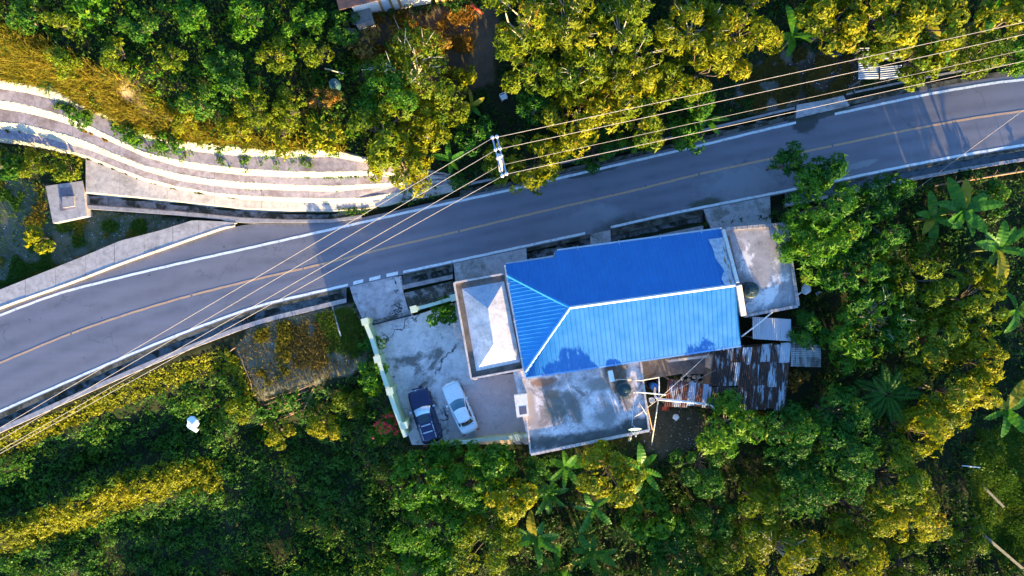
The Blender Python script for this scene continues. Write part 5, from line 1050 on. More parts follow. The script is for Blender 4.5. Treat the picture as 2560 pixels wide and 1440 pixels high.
def tree(px, py, rpx, h, kind, mat, label, name='tree', cat='tree', group=None, bark='bark', sy=1.0, poke=0.0, dry=0.0, seed=None, thin=1.0):
    seed = seed if seed is not None else int(px * 7 + py * 13); r_ = np.random.default_rng(seed); rr = random.Random(seed)
    g = G(px, py, h * .72); k = (H - g.z - h * .75) / F; rx = rpx * k; ry = rx * sy; rz = min(max(h * .34, rx * .55), h * .5)
    x, y = g.x, g.y; z = g.z; c = Vector((x, y, z + h - rz))
    t = thing(name, label, cat, (x, y, z), 0.0, group); cl = []
    V, Q, var = crown_geo((c.x, c.y, c.z), rx * .93, ry * .93, rz, kind, r_, clumps_out=cl)
    if thin < 1: keep = np.random.default_rng(seed + 1).random(len(Q)) < thin; V = V.reshape(-1, 4, 3)[keep].reshape(-1, 3); Q = np.arange(len(V)).reshape(-1, 4); var = var[keep]
    fastmesh('crown', V, Q, mat, var, t)
    if dry > 0:
        n = int(len(Q) * dry); pk = r_.choice(len(cl), 3); cc = np.array([list(cl[i][0]) for i in pk]); ci = r_.integers(0, 3, n); d = norm(r_.normal(size=(n, 3)) + [0, 0, .8]); p = cc[ci] + d * .5 * max(.5, rx * .2)
        V2, Q2 = leafgeo(p, norm(r_.normal(size=(n, 3))), d, r_.uniform(.12, .26, n), r_.uniform(.06, .1, n)); fastmesh('dry_leaves', V2, Q2, 'leaf_dry', r_.random(n), t)
    bv, bf = limbs(Vector((x, y, z)), c, cl, .06 + .045 * rx, rr, int(6 + rx * 2), .15, poke); obj('trunk', bv, bf, bark, t, True)
    TREES.append((x, y, rx)); return t
N_ = 'trees on the uphill side of the road'; S_ = 'trees below the house'
T_ = [
 # uphill side, left to right
 (1000, 405, 92, 4.2, 'rosette', 'leaf_gold', 'golden tree overhanging the right end of the stepped terraces', N_),
 (948, 330, 78, 4.4, 'rosette', 'leaf_olive', 'olive tree just above the top terrace, left of the golden tree', N_),
 (1060, 330, 66, 4.2, 'rosette', 'leaf_gold', 'gold-green tree right behind the golden terrace tree', N_),
 (1030, 175, 118, 4.6, 'fine', 'leaf_olive', 'open-crowned tree with bare pale branches below the whitewashed house', N_),
 (965, 235, 75, 4.6, 'fine', 'leaf_fresh', 'green feathery tree left of the pale-branched tree', N_),
 (1120, 260, 56, 2.8, 'fine', 'leaf_olive', 'small olive tree with reddish leaves left of the plastic chair', N_),
 (1310, 55, 105, 7.6, 'rosette', 'leaf_olive', 'leftmost tall olive tree of the grove at the upper edge', N_),
 (1440, 60, 95, 8.0, 'rosette', 'leaf_gold', 'second tall tree of the upper grove with white limbs', N_),
 (1560, 60, 90, 7.6, 'rosette', 'leaf_olive', 'third tall tree of the upper grove, left of the dark gap', N_),
 (1325, 150, 74, 6.0, 'rosette', 'leaf_olive', 'bushy tree on the left flank of the upper grove', N_),
 (1440, 175, 84, 6.6, 'rosette', 'leaf_olive', 'olive tree in the middle of the upper grove', N_),
 (1575, 175, 88, 6.4, 'rosette', 'leaf_gold', 'golden tree with red twigs on the right flank of the upper grove', N_),
 (1445, 280, 92, 5.6, 'rosette', 'leaf_gold', 'bright golden round tree crossed by the two upper power lines', N_),
 (1590, 285, 78, 5.4, 'rosette', 'leaf_olive', 'olive tree under the power lines right of the bright golden tree', N_),
 (1740, 70, 88, 7.2, 'rosette', 'leaf_gold', 'golden tree right of the dark gap in the upper grove', N_),
 (1858, 75, 84, 7.0, 'rosette', 'leaf_gold', 'deep golden tree beside the dirt lane', N_),
 (1770, 165, 76, 5.8, 'rosette', 'leaf_gold', 'golden tree nearest the gravel patch of the lane', N_),
 (1690, 205, 62, 5.0, 'rosette', 'leaf_olive', 'small olive tree below the dark gap of the grove', N_),
 (1750, 262, 52, 3.2, 'fine', 'leaf_fresh', 'low green tree under the wires left of the lane', N_),
 (1335, 412, 84, 5.2, 'rosette', 'leaf_gold', 'golden tree right beside the power pole leaning over the road', N_),
 (1490, 372, 62, 3.2, 'fine', 'leaf_deep', 'dark green roadside tree right of the pole-side golden tree', N_),
 (1590, 350, 50, 3.0, 'rosette', 'leaf_fresh', 'low leafy tree by the gutter in the middle of the upper roadside', N_),
 (1695, 345, 56, 3.6, 'rosette', 'leaf_fresh', 'green tree whose twigs hang over the white edge line', N_),
 (2085, 50, 92, 6.6, 'broad', 'leaf_gold', 'broad-leaved yellow tree right of the banana by the lane', N_),
 (2215, 45, 95, 6.8, 'broad', 'leaf_gold', 'large yellow tree in the middle of the upper right group', N_),
 (2345, 55, 82, 6.2, 'broad', 'leaf_gold', 'yellow tree left of the upper right banana', N_),
 (2300, 145, 70, 4.2, 'broad', 'leaf_olive', 'olive tree overhanging the striped shed', N_),
 (2170, 125, 50, 4.0, 'broad', 'leaf_olive', 'small leafy tree covering the left half of the striped shed', N_),
 (2440, 130, 62, 3.6, 'fine', 'leaf_olive', 'bushy tree under the wires near the upper right corner', N_),
 (2530, 40, 60, 6.2, 'broad', 'leaf_gold', 'yellow tree in the upper right corner', N_),
 (2530, 130, 58, 3.0, 'fine', 'leaf_fresh', 'low green tree at the right edge above the road', N_),
 (1240, 420, 50, 3.4, 'fine', 'leaf_olive', 'dark little tree at the foot of the power pole', N_),
 (1190, 340, 50, 3.2, 'rosette', 'leaf_deep', 'dark green tree left of the pole top', N_),
 (1330, 262, 46, 4.0, 'rosette', 'leaf_deep', 'dark green tree right of the plastic chair', N_),
 # below the road, right of the house
 (1968, 400, 40, 6.2, 'feather', 'leaf_deep', 'narrow green treetop reaching over the yellow centre line', S_),
 (2055, 440, 58, 6.0, 'feather', 'leaf_deep', 'dark green tree leaning over the lower edge line', S_),
 (2050, 520, 98, 7.2, 'feather', 'leaf_fresh', 'large bright green tree at the right end of the house', S_),
 (2020, 625, 82, 6.6, 'feather', 'leaf_fresh', 'green tree overhanging the right concrete slab', S_),
 (2180, 560, 92, 5.6, 'rosette', 'leaf_deep', 'dark tree between the green tree and the bananas', S_),
 (2130, 690, 85, 5.4, 'rosette', 'leaf_deep', 'dark tree with gold flecks right of the slab corner', S_),
 (2300, 690, 100, 5.8, 'rosette', 'leaf_olive', 'olive tree below the big banana plants', S_),
 (2240, 480, 44, 4.6, 'rosette', 'leaf_deep', 'dark bushy tree between the wet gutter and the left banana', S_),
 (2480, 500, 40, 4.0, 'rosette', 'leaf_deep', 'dark bushy tree behind the fallen bamboo pole', S_),
 (2430, 745, 85, 5.4, 'rosette', 'leaf_olive', 'olive tree left of the bananas at the right edge', S_),
 (2200, 790, 88, 5.6, 'rosette', 'leaf_deep', 'dark tree with red leaves and twisted white branches', S_),
 (2330, 850, 95, 5.6, 'rosette', 'leaf_olive', 'wide olive tree in the middle of the right grove', S_),
 (2130, 855, 70, 5.0, 'feather', 'leaf_fresh', 'fresh green tree right of the dull striped shed', S_),
 (2020, 825, 48, 4.4, 'feather', 'leaf_deep', 'dark starry-leaved tree over the small sheds', S_),
 (2450, 900, 80, 5.4, 'rosette', 'leaf_gold', 'golden tree at the right edge above the clearing', S_),
 (2375, 985, 92, 6.8, 'rosette', 'leaf_gold', 'bright golden tree right of the dark palm', S_),
 (2310, 1080, 74, 6.8, 'rosette', 'leaf_gold', 'golden tree left of the clearing', S_),
 (1825, 1065, 78, 5.2, 'feather', 'leaf_fresh', 'fresh green tree hiding the lower end of the rusty shed', S_),
 (1975, 1075, 88, 5.4, 'fine', 'leaf_deep', 'dark tree with an orange-leaved gap on its left', S_),
 (2090, 1030, 80, 5.2, 'fine', 'leaf_deep', 'dark tree left of the dark palm', S_),
 (2120, 1140, 95, 6.4, 'fine', 'leaf_deep', 'large dark tree in the middle of the lower right wood', S_),
 (2235, 1190, 92, 7.2, 'fine', 'leaf_olive', 'tree with golden right flank facing the clearing', S_),
 (2280, 1290, 78, 7.2, 'fine', 'leaf_gold', 'golden tree at the lower end of the clearing', S_),
 (2150, 1290, 86, 6.2, 'fine', 'leaf_olive', 'gold-flecked tree left of the clearing-side golden tree', S_),
 (2010, 1215, 85, 5.8, 'fine', 'leaf_deep', 'dark tree below the orange-leaved gap', S_),
 (1900, 1265, 80, 5.8, 'fine', 'leaf_olive', 'half golden tree left of the dark lower right wood', S_),
 (1960, 1375, 88, 7.0, 'fine', 'leaf_gold', 'golden tree with a forked white branch at the bottom edge', S_),
 (2130, 1405, 86, 7.2, 'fine', 'leaf_gold', 'golden tree at the bottom edge right of the forked branch', S_),
 (2270, 1400, 70, 5.4, 'fine', 'leaf_olive', 'olive tree at the bottom edge beside the dark hollow', S_),
 (2410, 1340, 60, 4.4, 'fine', 'leaf_olive', 'tree at the lower right beside the long grey plank', S_),
 (1750, 1165, 72, 4.2, 'fine', 'leaf_deep', 'dark tree below the bare back yard', S_),
 (1640, 1295, 78, 4.2, 'broad', 'leaf_fresh', 'round-leaved green tree among the lower bananas', S_),
 (1526, 1190, 78, 7.4, 'broad', 'leaf_gold', 'round golden tree just below the stained roof deck', S_),
 (1280, 1245, 58, 7.0, 'broad', 'leaf_gold', 'golden tree left of the lower bananas', S_),
 (1232, 1156, 66, 4.8, 'broad', 'leaf_fresh', 'green tree behind the silver car', S_),
 (1112, 1128, 32, 2.6, 'broad', 'leaf_fresh', 'small green tree between the two parked cars', S_),
 (1060, 1200, 86, 5.6, 'broad', 'leaf_fresh', 'broad green tree below the navy car', S_),
 (1180, 1220, 78, 6.0, 'fine', 'leaf_fresh', 'fresh green tree between the golden tree and the broad green tree', S_),
 (1080, 1330, 105, 6.6, 'fine', 'leaf_fresh', 'wide green tree at the bottom, left of the middle', S_),
 (1220, 1350, 100, 6.4, 'fine', 'leaf_olive', 'green and gold tree at the bottom, left of the banana plant', S_),
 (1040, 1430, 90, 5.2, 'fine', 'leaf_fresh', 'green tree cut by the bottom edge', S_),
 (1700, 1400, 85, 4.4, 'fine', 'leaf_deep', 'shadowed tree at the bottom edge right of the bananas', S_),
 (1810, 1390, 76, 4.8, 'fine', 'leaf_olive', 'tree with gold tips at the bottom edge left of the forked branch', S_),
 (1790, 1290, 62, 4.4, 'fine', 'leaf_deep', 'dark tree right of the round-leaved green tree', S_),
 (1105, 780, 34, 2.3, 'broad', 'leaf_fresh', 'clipped garden tree inside the low lime wall', 'garden plants'),
 (1345, 1196, 60, 5.0, 'fine', 'leaf_deep', 'dark little tree below the corner of the deck', S_),
 (930, 940, 42, 2.6, 'broad', 'leaf_fresh', 'leafy shrub tree left of the lime wall', 'garden plants'),
 (925, 870, 36, 1.8, 'fine', 'leaf_deep', 'dark shrub between the gravel lot and the lime wall', 'garden plants'),
]
OFF = [(60, 1580, 80, 2.0), (420, 1570, 85, 2.4), (600, 1545, 95, 3.6), (760, 1535, 100, 4.4), (930, 1530, 105, 5.2), (1120, 1540, 105, 6.2), (1320, 1530, 105, 6.0), (1500, 1535, 100, 6.8), (1680, 1530, 100, 6.8), (1860, 1540, 100, 6.6), (2050, 1545, 100, 6.2), (2230, 1540, 100, 6.0), (2420, 1535, 100, 6.2), (2600, 1530, 100, 5.8), (2680, 1400, 95, 5.6), (2690, 1240, 90, 5.2)]
for i_, (a_, b_, r0_, h_) in enumerate(OFF): T_.append((a_, b_, r0_, h_, 'fine', 'leaf_deep', 'leafy tree of the wood just beyond the lower edge', 'wood beyond the lower edge'))
PALE = {(1030, 175), (1310, 55), (1440, 60), (1560, 60), (1740, 70), (1960, 1375), (2200, 790), (1575, 175), (1440, 175)}
for q in T_:
    px, py = q[0], q[1]; pale = (px, py) in PALE
    tree(px, py, q[2], q[3], q[4], M[q[5]], q[6], group=q[7], bark='bark_pale' if pale else 'bark', poke=.95 if pale else 0.2, dry=.04 if (px, py) in {(1120, 260), (2200, 790), (1575, 175), (1030, 175), (1975, 1075)} else 0, thin=.62 if (px, py) == (1030, 175) else 1.0, cat='tree' if q[2] > 45 else 'shrub', name='tree' if q[2] > 45 else 'shrub')

# shrubs that stand out on the hill above the terraces and in the hollow below the road
SH = [(60, 40, 45, 'leaf_vine', 'green shrub in the upper left corner'), (150, 60, 40, 'leaf_olive', 'yellow-tipped shrub near the upper left corner'), (230, 25, 42, 'leaf_fresh', 'green shrub at the upper edge left of the dark hollow'), (350, 60, 46, 'leaf_vine', 'dark shrub at the upper edge in the dark hollow'), (480, 40, 48, 'leaf_fresh', 'green shrub at the upper edge, third from the corner'), (620, 50, 50, 'leaf_fresh', 'bright green shrub at the upper edge above the reddish bush'), (760, 40, 46, 'leaf_fresh', 'green shrub left of the whitewashed house'), (150, 150, 42, 'leaf_olive', 'olive shrub on the grassy upper left slope'), (290, 130, 40, 'leaf_olive', 'olive shrub above the bare earth scar'), (430, 150, 34, 'leaf_olive', 'reddish bush standing in the dark hollow'), (560, 150, 42, 'leaf_vine', 'dark shrub right of the reddish bush'), (690, 140, 44, 'leaf_olive', 'gold-tipped shrub left of the open-crowned tree'), (790, 130, 44, 'leaf_olive', 'gold-green shrub above the teal barrel'), (500, 250, 46, 'leaf_vine', 'dark shrub above the terraces, left'), (580, 220, 40, 'leaf_vine', 'dark shrub above the terraces, right'), (640, 270, 48, 'leaf_olive', 'olive shrub above the middle of the top terrace'), (730, 270, 50, 'leaf_olive', 'olive shrub left of the rust-leaved bush'), (800, 250, 40, 'leaf_dry', 'rust-leaved bush below the teal barrel'), (700, 340, 44, 'leaf_gold', 'golden shrub spilling over the top terrace, middle'), (810, 335, 46, 'leaf_gold', 'golden shrub spilling over the top terrace, right'), (590, 330, 42, 'leaf_gold', 'golden shrub spilling over the top terrace, left'), (470, 300, 36, 'leaf_gold', 'golden shrub right of the bare earth scar'), (200, 300, 26, 'leaf_fresh', 'green creeper clump on the top terrace, left'), (330, 330, 30, 'leaf_fresh', 'green creeper clump on the top terrace, middle'), (420, 352, 30, 'leaf_fresh', 'green creeper clump on the top terrace, right'), (870, 70, 40, 'leaf_vine', 'dark shrub in front of the whitewashed house corner'), (1150, 452, 26, 'leaf_vine', 'low green shrub at the tapering right end of the terraces'), (1160, 195, 32, 'leaf_gold', 'yellow shrub beside the dirt of the upper yard'), (1000, 100, 40, 'leaf_dry', 'orange dry bush in front of the whitewashed house'), (1090, 110, 34, 'leaf_dry', 'orange dry bush right of the whitewashed house'), (910, 110, 38, 'leaf_dry', 'orange dry bush left on the upper dirt yard'), (90, 420, 40, 'leaf_olive', 'leafy shrub above the inspection chamber'), (165, 425, 32, 'leaf_olive', 'gold-tipped shrub right above the inspection chamber'), (30, 415, 36, 'leaf_vine', 'green shrub at the left edge below the terraces'), (95, 600, 34, 'leaf_gold', 'ring-shaped yellow shrub on the gravel triangle'), (960, 1060, 52, 'leaf_fresh', 'red-flowering shrub left of the lime wall'), (1880, 1050, 30, 'leaf_dry', 'orange-leaved bush between the lower right trees'), (1990, 945, 22, 'leaf_dry', 'orange-leaved bush at the corner of the rusty shed'), (870, 1010, 44, 'leaf_olive', 'tangled pale shrub below the gravel lot'), (690, 1080, 40, 'leaf_gold', 'golden shrub under the stacked poles'), (800, 1060, 40, 'leaf_gold', 'golden shrub right below the stacked poles'), (600, 1020, 38, 'leaf_olive', 'olive shrub left of the stacked poles')]
fl_at = None
for px, py, rpx, mat, lab in SH:
    s = tree(px, py, rpx, .9 + rpx * .032, 'broad' if (px * 3 + py) % 2 else 'fine', M[mat], lab, name='shrub', cat='shrub', group='shrubs on the slopes', seed=px * 3 + py)
    if 'red-flowering' in lab: fl_at = s
# flowers of the red-flowering shrub, each one a little five-petalled head
fb = bmesh.new(); cv = fb.verts.new((0, 0, .05)); pv = [fb.verts.new((.13 * math.cos(k * math.pi / 5) * (1 if k % 2 == 0 else .45), .13 * math.sin(k * math.pi / 5) * (1 if k % 2 == 0 else .45), 0)) for k in range(10)]
for k in range(10): fb.faces.new((cv, pv[k], pv[(k + 1) % 10]))
fme = bpy.data.meshes.new('flower'); fb.to_mesh(fme); fb.free(); fme.materials.append(M['flower_red'])
cr = next(o for o in fl_at.children if o.name.startswith('crown')); cv = np.array([v.co for v in cr.data.vertices]); top = cv[cv[:, 2] > np.percentile(cv[:, 2], 35)]
for k in range(64):
    p = top[rng.integers(len(top))]; o = bpy.data.objects.new('flower', fme); C.objects.link(o); o.parent = fl_at; o.matrix_parent_inverse = Matrix.Identity(4)
    o.matrix_basis = parent_inv(fl_at) @ (Matrix.Translation(Vector(p) + Vector((0, 0, .07))) @ Matrix.Rotation(rng.uniform(-.7, .7), 4, 'X') @ Matrix.Rotation(rng.uniform(0, 6), 4, 'Z') @ Matrix.Scale(float(rng.uniform(1.1, 2.0)), 4))

# ------------------------------------------------------------------ banana plants and palms
def banana_leaf(Lg, wd, lift, droop, torn, rr):
    n = 16; V = []; Fc = []
    for i in range(n + 1):
        t = i / n; s = t * Lg; z = lift * s - droop * s * s; x = s * (1 - .10 * droop * s); prof = (math.sin(math.pi * min(1, (t * .94 + .06))) ** .55) if t < 1 else .05
        w_ = wd * .5 * prof; cut = (.70 if (torn and i % 2) else 1.0) * rr.uniform(.92, 1.05)
        V += [(x, -w_ * cut, z + w_ * .22 - (.02 if i % 2 else 0)), (x, 0, z), (x, w_ * cut, z + w_ * .22 - (.02 if i % 2 == 0 else 0))]
    for i in range(n):
        a = i * 3; Fc += [(a, a + 3, a + 4, a + 1), (a + 1, a + 4, a + 5, a + 2)]
    return V, Fc
BL = []
for k in range(8):
    rr = random.Random(k); V, Fc = banana_leaf(rr.uniform(1.9, 2.5), rr.uniform(.56, .74), rr.uniform(.45, .75), rr.uniform(.16, .30), k % 4 == 0, rr); me = mesh_from('leaf', V, Fc, False)
    a = me.attributes.new('var', 'FLOAT', 'FACE'); a.data.foreach_set('value', np.random.default_rng(k).uniform(.2, .8, len(Fc)).astype(np.float32)); BL.append(me)
BLm = {}
def banana(px, py, h, nl, label, sc=1.0, old=1, seed=0, name='banana_plant'):
    rr = random.Random(px * 3 + py + seed); g = G(px, py, h); t = thing(name, label, 'banana plant', (g.x, g.y, g.z), 0, 'banana plants')
    tp = Vector((g.x + rr.uniform(-.15, .15), g.y + rr.uniform(-.15, .15), g.z + h)); tube('stem', [Vector((g.x, g.y, g.z - .2)), Vector((g.x, g.y, g.z + h * .5)), tp], [.15 * sc, .12 * sc, .07 * sc], 'stem_green', t, 8)
    a0 = rr.uniform(0, 6)
    for k in range(nl):
        m_ = 'leaf_banana_old' if k < old else 'leaf_banana'; key = (rr.randrange(8), m_)
        if key not in BLm: me = BL[key[0]].copy(); me.materials.append(M[m_]); BLm[key] = me
        o = bpy.data.objects.new('leaf', BLm[key]); C.objects.link(o); o.parent = t; o.matrix_parent_inverse = Matrix.Identity(4)
        o.matrix_basis = parent_inv(t) @ (Matrix.Translation(tp - Vector((0, 0, rr.uniform(0, .25)))) @ Matrix.Rotation(a0 + k * 6.283 / nl + rr.uniform(-.3, .3), 4, 'Z') @ Matrix.Rotation(rr.uniform(-.45, .25), 4, 'Y') @ Matrix.Rotation(rr.uniform(-.5, .5), 4, 'X') @ Matrix.Scale(sc * rr.uniform(.8, 1.15), 4))
for b in [(2410, 525, 3.4, 9, 'big banana plant with drooping leaves below the wet gutter', 1.15, 1), (2500, 620, 3.6, 9, 'big banana plant at the right edge with one yellow leaf', 1.2, 2), (2330, 545, 2.6, 6, 'smaller banana plant left of the two big ones', 1.0, 1), (2545, 780, 3.0, 6, 'banana plant at the right edge below the yellow-leaved one', 1.0, 1), (2520, 1020, 3.2, 6, 'banana plant over the clearing at the right edge', 1.15, 2), (1985, 92, 2.6, 6, 'banana plant beside the dirt lane', .95, 0), (2350, 95, 3.0, 6, 'banana plant between the yellow trees, upper right', 1.0, 1), (2480, 30, 3.4, 6, 'banana plant by the upper right corner', 1.0, 2), (1180, 265, 1.8, 5, 'little yellow banana plant left of the plastic chair', .62, 3), (1125, 398, 1.8, 5, 'young banana plant between the golden terrace tree and the pole', .7, 0), (1762, 298, 2.0, 5, 'young banana plant beside the road under the lowest wire', .8, 0), (1420, 1165, 2.6, 7, 'banana plant left of the round golden tree', .95, 0), (1605, 1175, 3.2, 7, 'banana plant right of the round golden tree', 1.0, 1), (1480, 1270, 2.8, 5, 'banana plant below the round golden tree', .95, 0), (1335, 1345, 3.0, 9, 'banana plant with upright yellow leaf at the bottom', 1.1, 1), (1480, 1385, 2.6, 8, 'dark banana plant at the bottom, middle', 1.0, 0), (1390, 1425, 2.4, 7, 'banana plant cut by the bottom edge', .95, 1), (1375, 1235, 2.4, 7, 'thin-leaved banana plant beside the golden tree left of centre', .85, 0)]:
    banana(b[0], b[1], b[2], b[3], b[4], b[5], b[6])
def frond_mesh(seed, Lg=2.2, n=46, drp=.28):
    r_ = np.random.default_rng(seed); t = np.linspace(.12, 1, n); s = t * Lg; z = .55 * s - drp * s * s; base = np.stack([s, 0 * s, z], 1); base = np.repeat(base, 2, 0); sd = np.tile([1, -1], n); d = norm(np.stack([np.full(2 * n, .55), sd * 1.0, np.full(2 * n, -.25)], 1) + r_.normal(0, .08, (2 * n, 3)))
    V, Q = leafgeo(base, d, np.tile([0, 0, 1.0], (2 * n, 1)), np.repeat(.50 * np.sin(np.pi * np.clip(t * .9 + .08, 0, 1)) ** .6, 2), np.full(2 * n, .05), .2)
    me = mesh_from('frond', V, [tuple(q) for q in Q]); a = me.attributes.new('var', 'FLOAT', 'FACE'); a.data.foreach_set('value', r_.uniform(.1, .7, len(Q)).astype(np.float32)); return me
FR = [frond_mesh(i) for i in range(4)]
for f in FR: f.materials.append(M['leaf_deep'])
def palm(px, py, h, nl, label, sc=1.0):
    rr = random.Random(px + py); g = G(px, py, h); t = thing('palm', label, 'palm', (g.x, g.y, g.z), 0, 'palms'); tp = Vector((g.x, g.y, g.z + h)); tube('trunk', [Vector((g.x, g.y, g.z - .2)), tp], [.14, .10], 'bark', t, 8)
    for k in range(nl):
        o = bpy.data.objects.new('frond', FR[k % 4]); C.objects.link(o); o.parent = t; o.matrix_parent_inverse = Matrix.Identity(4)
        o.matrix_basis = parent_inv(t) @ (Matrix.Translation(tp) @ Matrix.Rotation(k * 2.4, 4, 'Z') @ Matrix.Rotation(rr.uniform(-.7, .15), 4, 'Y') @ Matrix.Scale(sc * rr.uniform(.85, 1.1), 4))
palm(2215, 985, 4.4, 13, 'dark feather palm left of the bright golden tree', 1.2); palm(1450, 1335, 1.6, 10, 'low spiky palm among the lower bananas', .7); palm(1560, 1330, 1.6, 9, 'small dark palm in the hollow below the round golden tree', .6)
palm(120, 215, 1.2, 8, 'small spiky palm on the grassy upper left slope', .4); palm(940, 905, 1.0, 8, 'small star-shaped palm beside the lime wall', .35)

# ------------------------------------------------------------------ ground cover (nobody could count it)
HOUSE_OUT = [(1135, 640), (1265, 640), (1805, 560), (1965, 545), (1995, 770), (2055, 850), (2055, 920), (1975, 1030), (1760, 1025), (1700, 1020), (1625, 1080), (1325, 1140), (1310, 1100), (1030, 1115), (985, 1010), (940, 870), (905, 800), (870, 710), (1000, 680)]
TER = [(-400, 185)] + [(a, b - 2) for a, b in RT['R4t'][0]] + [(1140, 480), (1020, 505), (910, 528), (828, 560), (600, 562), (217, 522), (214, 400), (120, 372), (0, 358), (-400, 350)]
CHAM = [(110, 450), (212, 450), (220, 545), (130, 562)]
SIDE = [(-400, 860), (0, 720), (480, 548), (610, 555), (600, 575), (0, 790), (-400, 940)]
def blocked(px, py):
    k = inpoly(px, py, HOUSE_OUT) | inpoly(px, py, TER) | inpoly(px, py, CHAM) | inpoly(px, py, SIDE)
    k |= (py > eT(px) - np.where(px < 900, 6, 36)) & (py < vB(px) + np.where(px < 900, 54, 46)); return k
def scatter(n, seed, x0=-56, x1=56, y0=-40, y1=37):
    r_ = np.random.default_rng(seed); x = r_.uniform(x0, x1, n); y = r_.uniform(y0, y1, n); z = hz(x, y); px, py = topx(x, y, z); return r_, x, y, z, px, py
def tn(x, y, e=.5):
    return norm(np.stack([-(hz(x + e, y) - hz(x - e, y)) / (2 * e), -(hz(x, y + e) - hz(x, y - e)) / (2 * e), np.ones_like(x)], 1))
CHAIRSPOT = [(1228, 215), (1290, 215), (1290, 280), (1228, 280)]
SPARSE = [CHAIRSPOT, LOT, LANE, BARE, TRIANGLE, DIRTYARD, BACKYARD, CLEARING]
def cover(name, label, n, seed, mat, region, Lf, Wf, mound=0.5, up=.4, rosette=3):
    r_, x, y, z, px, py = scatter(n, seed); k = ~blocked(px, py) & region(px, py, x, y, r_)
    x, y, z = x[k], y[k], z[k]; nn = tn(x, y); m = np.clip(n3(x / 1.1 + seed, y / 1.1) + n4(x / .55, y / .55 + seed) * .7 + .35, 0, 1.2) * mound
    p = np.stack([x, y, z], 1) + nn * (m * r_.uniform(.55, 1.0, len(x)) + .04)[:, None]
    # leaves follow the swelling of the mounds
    e = .12; mx = (n3((x + e) / 1.1 + seed, y / 1.1) - n3((x - e) / 1.1 + seed, y / 1.1) + .7 * (n4((x + e) / .55, y / .55 + seed) - n4((x - e) / .55, y / .55 + seed))) / (2 * e) * mound; my = (n3(x / 1.1 + seed, (y + e) / 1.1) - n3(x / 1.1 + seed, (y - e) / 1.1) + .7 * (n4(x / .55, (y + e) / .55 + seed) - n4(x / .55, (y - e) / .55 + seed))) / (2 * e) * mound
    nn = norm(nn - np.stack([mx, my, 0 * mx], 1)); cv_ = .45 + .5 * n2(x / 2.2, y / 2.2) + r_.normal(0, .13, len(x))
    p = np.repeat(p, rosette, 0); nn = norm(np.repeat(nn, rosette, 0) + r_.normal(0, .45, (len(p), 3))); var = np.clip(np.repeat(cv_, rosette) + r_.normal(0, .1, len(p)), 0, 1); q = len(p)
    d = r_.normal(size=(q, 3)); d = norm(d - nn * (d * nn).sum(1, keepdims=True) + nn * up * r_.random((q, 1)))
    V, Q = leafgeo(p + r_.normal(0, .05, (q, 3)), d, nn, Lf * r_.uniform(.6, 1.3, q), Wf * r_.uniform(.7, 1.3, q), .2); o = fastmesh(name, V, Q, mat, var); tag(o, label, None, None, 'stuff'); return o
def sparse(px, py):
    k = np.zeros(px.shape, bool); px, py = px + 34 * n1(px / 17, py / 17), py + 34 * n2(px / 17 + 9, py / 17)
    for s in SPARSE: k |= inpoly(px, py, s)
    return k
def clump_field(name, label, n_blob, seed, mat, region, r0, r1, dens, Lf, Wf, m=4, squash=.8):
    r_, x, y, z, px, py = scatter(n_blob, seed); k = ~blocked(px, py) & region(px, py, x, y, r_); x, y, z = x[k], y[k], z[k]; K = len(x); cr = r_.uniform(r0, r1, K)
    cc = np.stack([x, y, z + cr * .25], 1); N = int(dens * (cr ** 2).sum() / m); ci = r_.choice(K, N, p=cr ** 2 / (cr ** 2).sum())
    d = norm(r_.normal(size=(N, 3)) + np.array([0, -.15, .75])); d[:, 2] = np.abs(d[:, 2]); p = cc[ci] + d * (cr[ci] * r_.uniform(.7, 1.05, N))[:, None] * np.array([1, 1, squash])
    base = np.repeat(p, m, 0); dr = np.repeat(d, m, 0); q = len(base); t = r_.normal(size=(q, 3)); t = norm(t - dr * (t * dr).sum(1, keepdims=True)); ld = norm(t + dr * r_.uniform(0, .7, q)[:, None])
    V, Q = leafgeo(base + r_.normal(0, .04, (q, 3)), ld, dr + r_.normal(0, .35, (q, 3)), Lf * r_.uniform(.6, 1.3, q), Wf * r_.uniform(.7, 1.3, q), .2)
    var = np.clip(.45 + .35 * n2(base[:, 0] / 3, base[:, 1] / 3) + np.repeat(r_.normal(0, .12, K)[ci], m) + r_.normal(0, .12, q), 0, 1); tag(fastmesh(name, V, Q, mat, var), label, None, None, 'stuff')
hollow = lambda px, py: (px < 1000) & (py > vB(np.clip(px, -300, 1000)) + 50)
cover('vine_cover', 'blanket of small-leaved green vines over the hollow below the road', 150000, 11, 'leaf_vine', lambda px, py, x, y, r_: hollow(px, py) & ~sparse(px, py) & ~((px < 640) & (py < vS3(px) + 50)) & ~((px < 560) & (py > vS6(px) - 22) & (py < vS6(px) + 58)), .20, .11, 1.0, .3, 3)
cover('undergrowth', 'mixed green undergrowth beneath and between the trees, shade painted into its leaves', 120000, 12, 'leaf_floor_shaded', lambda px, py, x, y, r_: ~hollow(px, py) & ~sparse(px, py) & (r_.random(px.shape) < .75), .24, .12, .7, .4, 3)
cover('hill_scrub', 'low leafy scrub on the hill above the terraces', 120000, 13, 'leaf_olive', lambda px, py, x, y, r_: (px < 950) & (py < 420) & ~sparse(px, py) & (r_.random(px.shape) < .8), .19, .10, .7, .4, 3)
clump_field('vine_mounds', 'swelling mounds of vine leaves in the hollow below the road', 9000, 41, 'leaf_vine', lambda px, py, x, y, r_: hollow(px, py) & ~sparse(px, py) & (py > vS3(px) + np.where(px < 640, 56, 14)) & ~((px < 560) & (py > vS6(px) - 22) & (py < vS6(px) + 58)), .35, .95, 150, .22, .13)
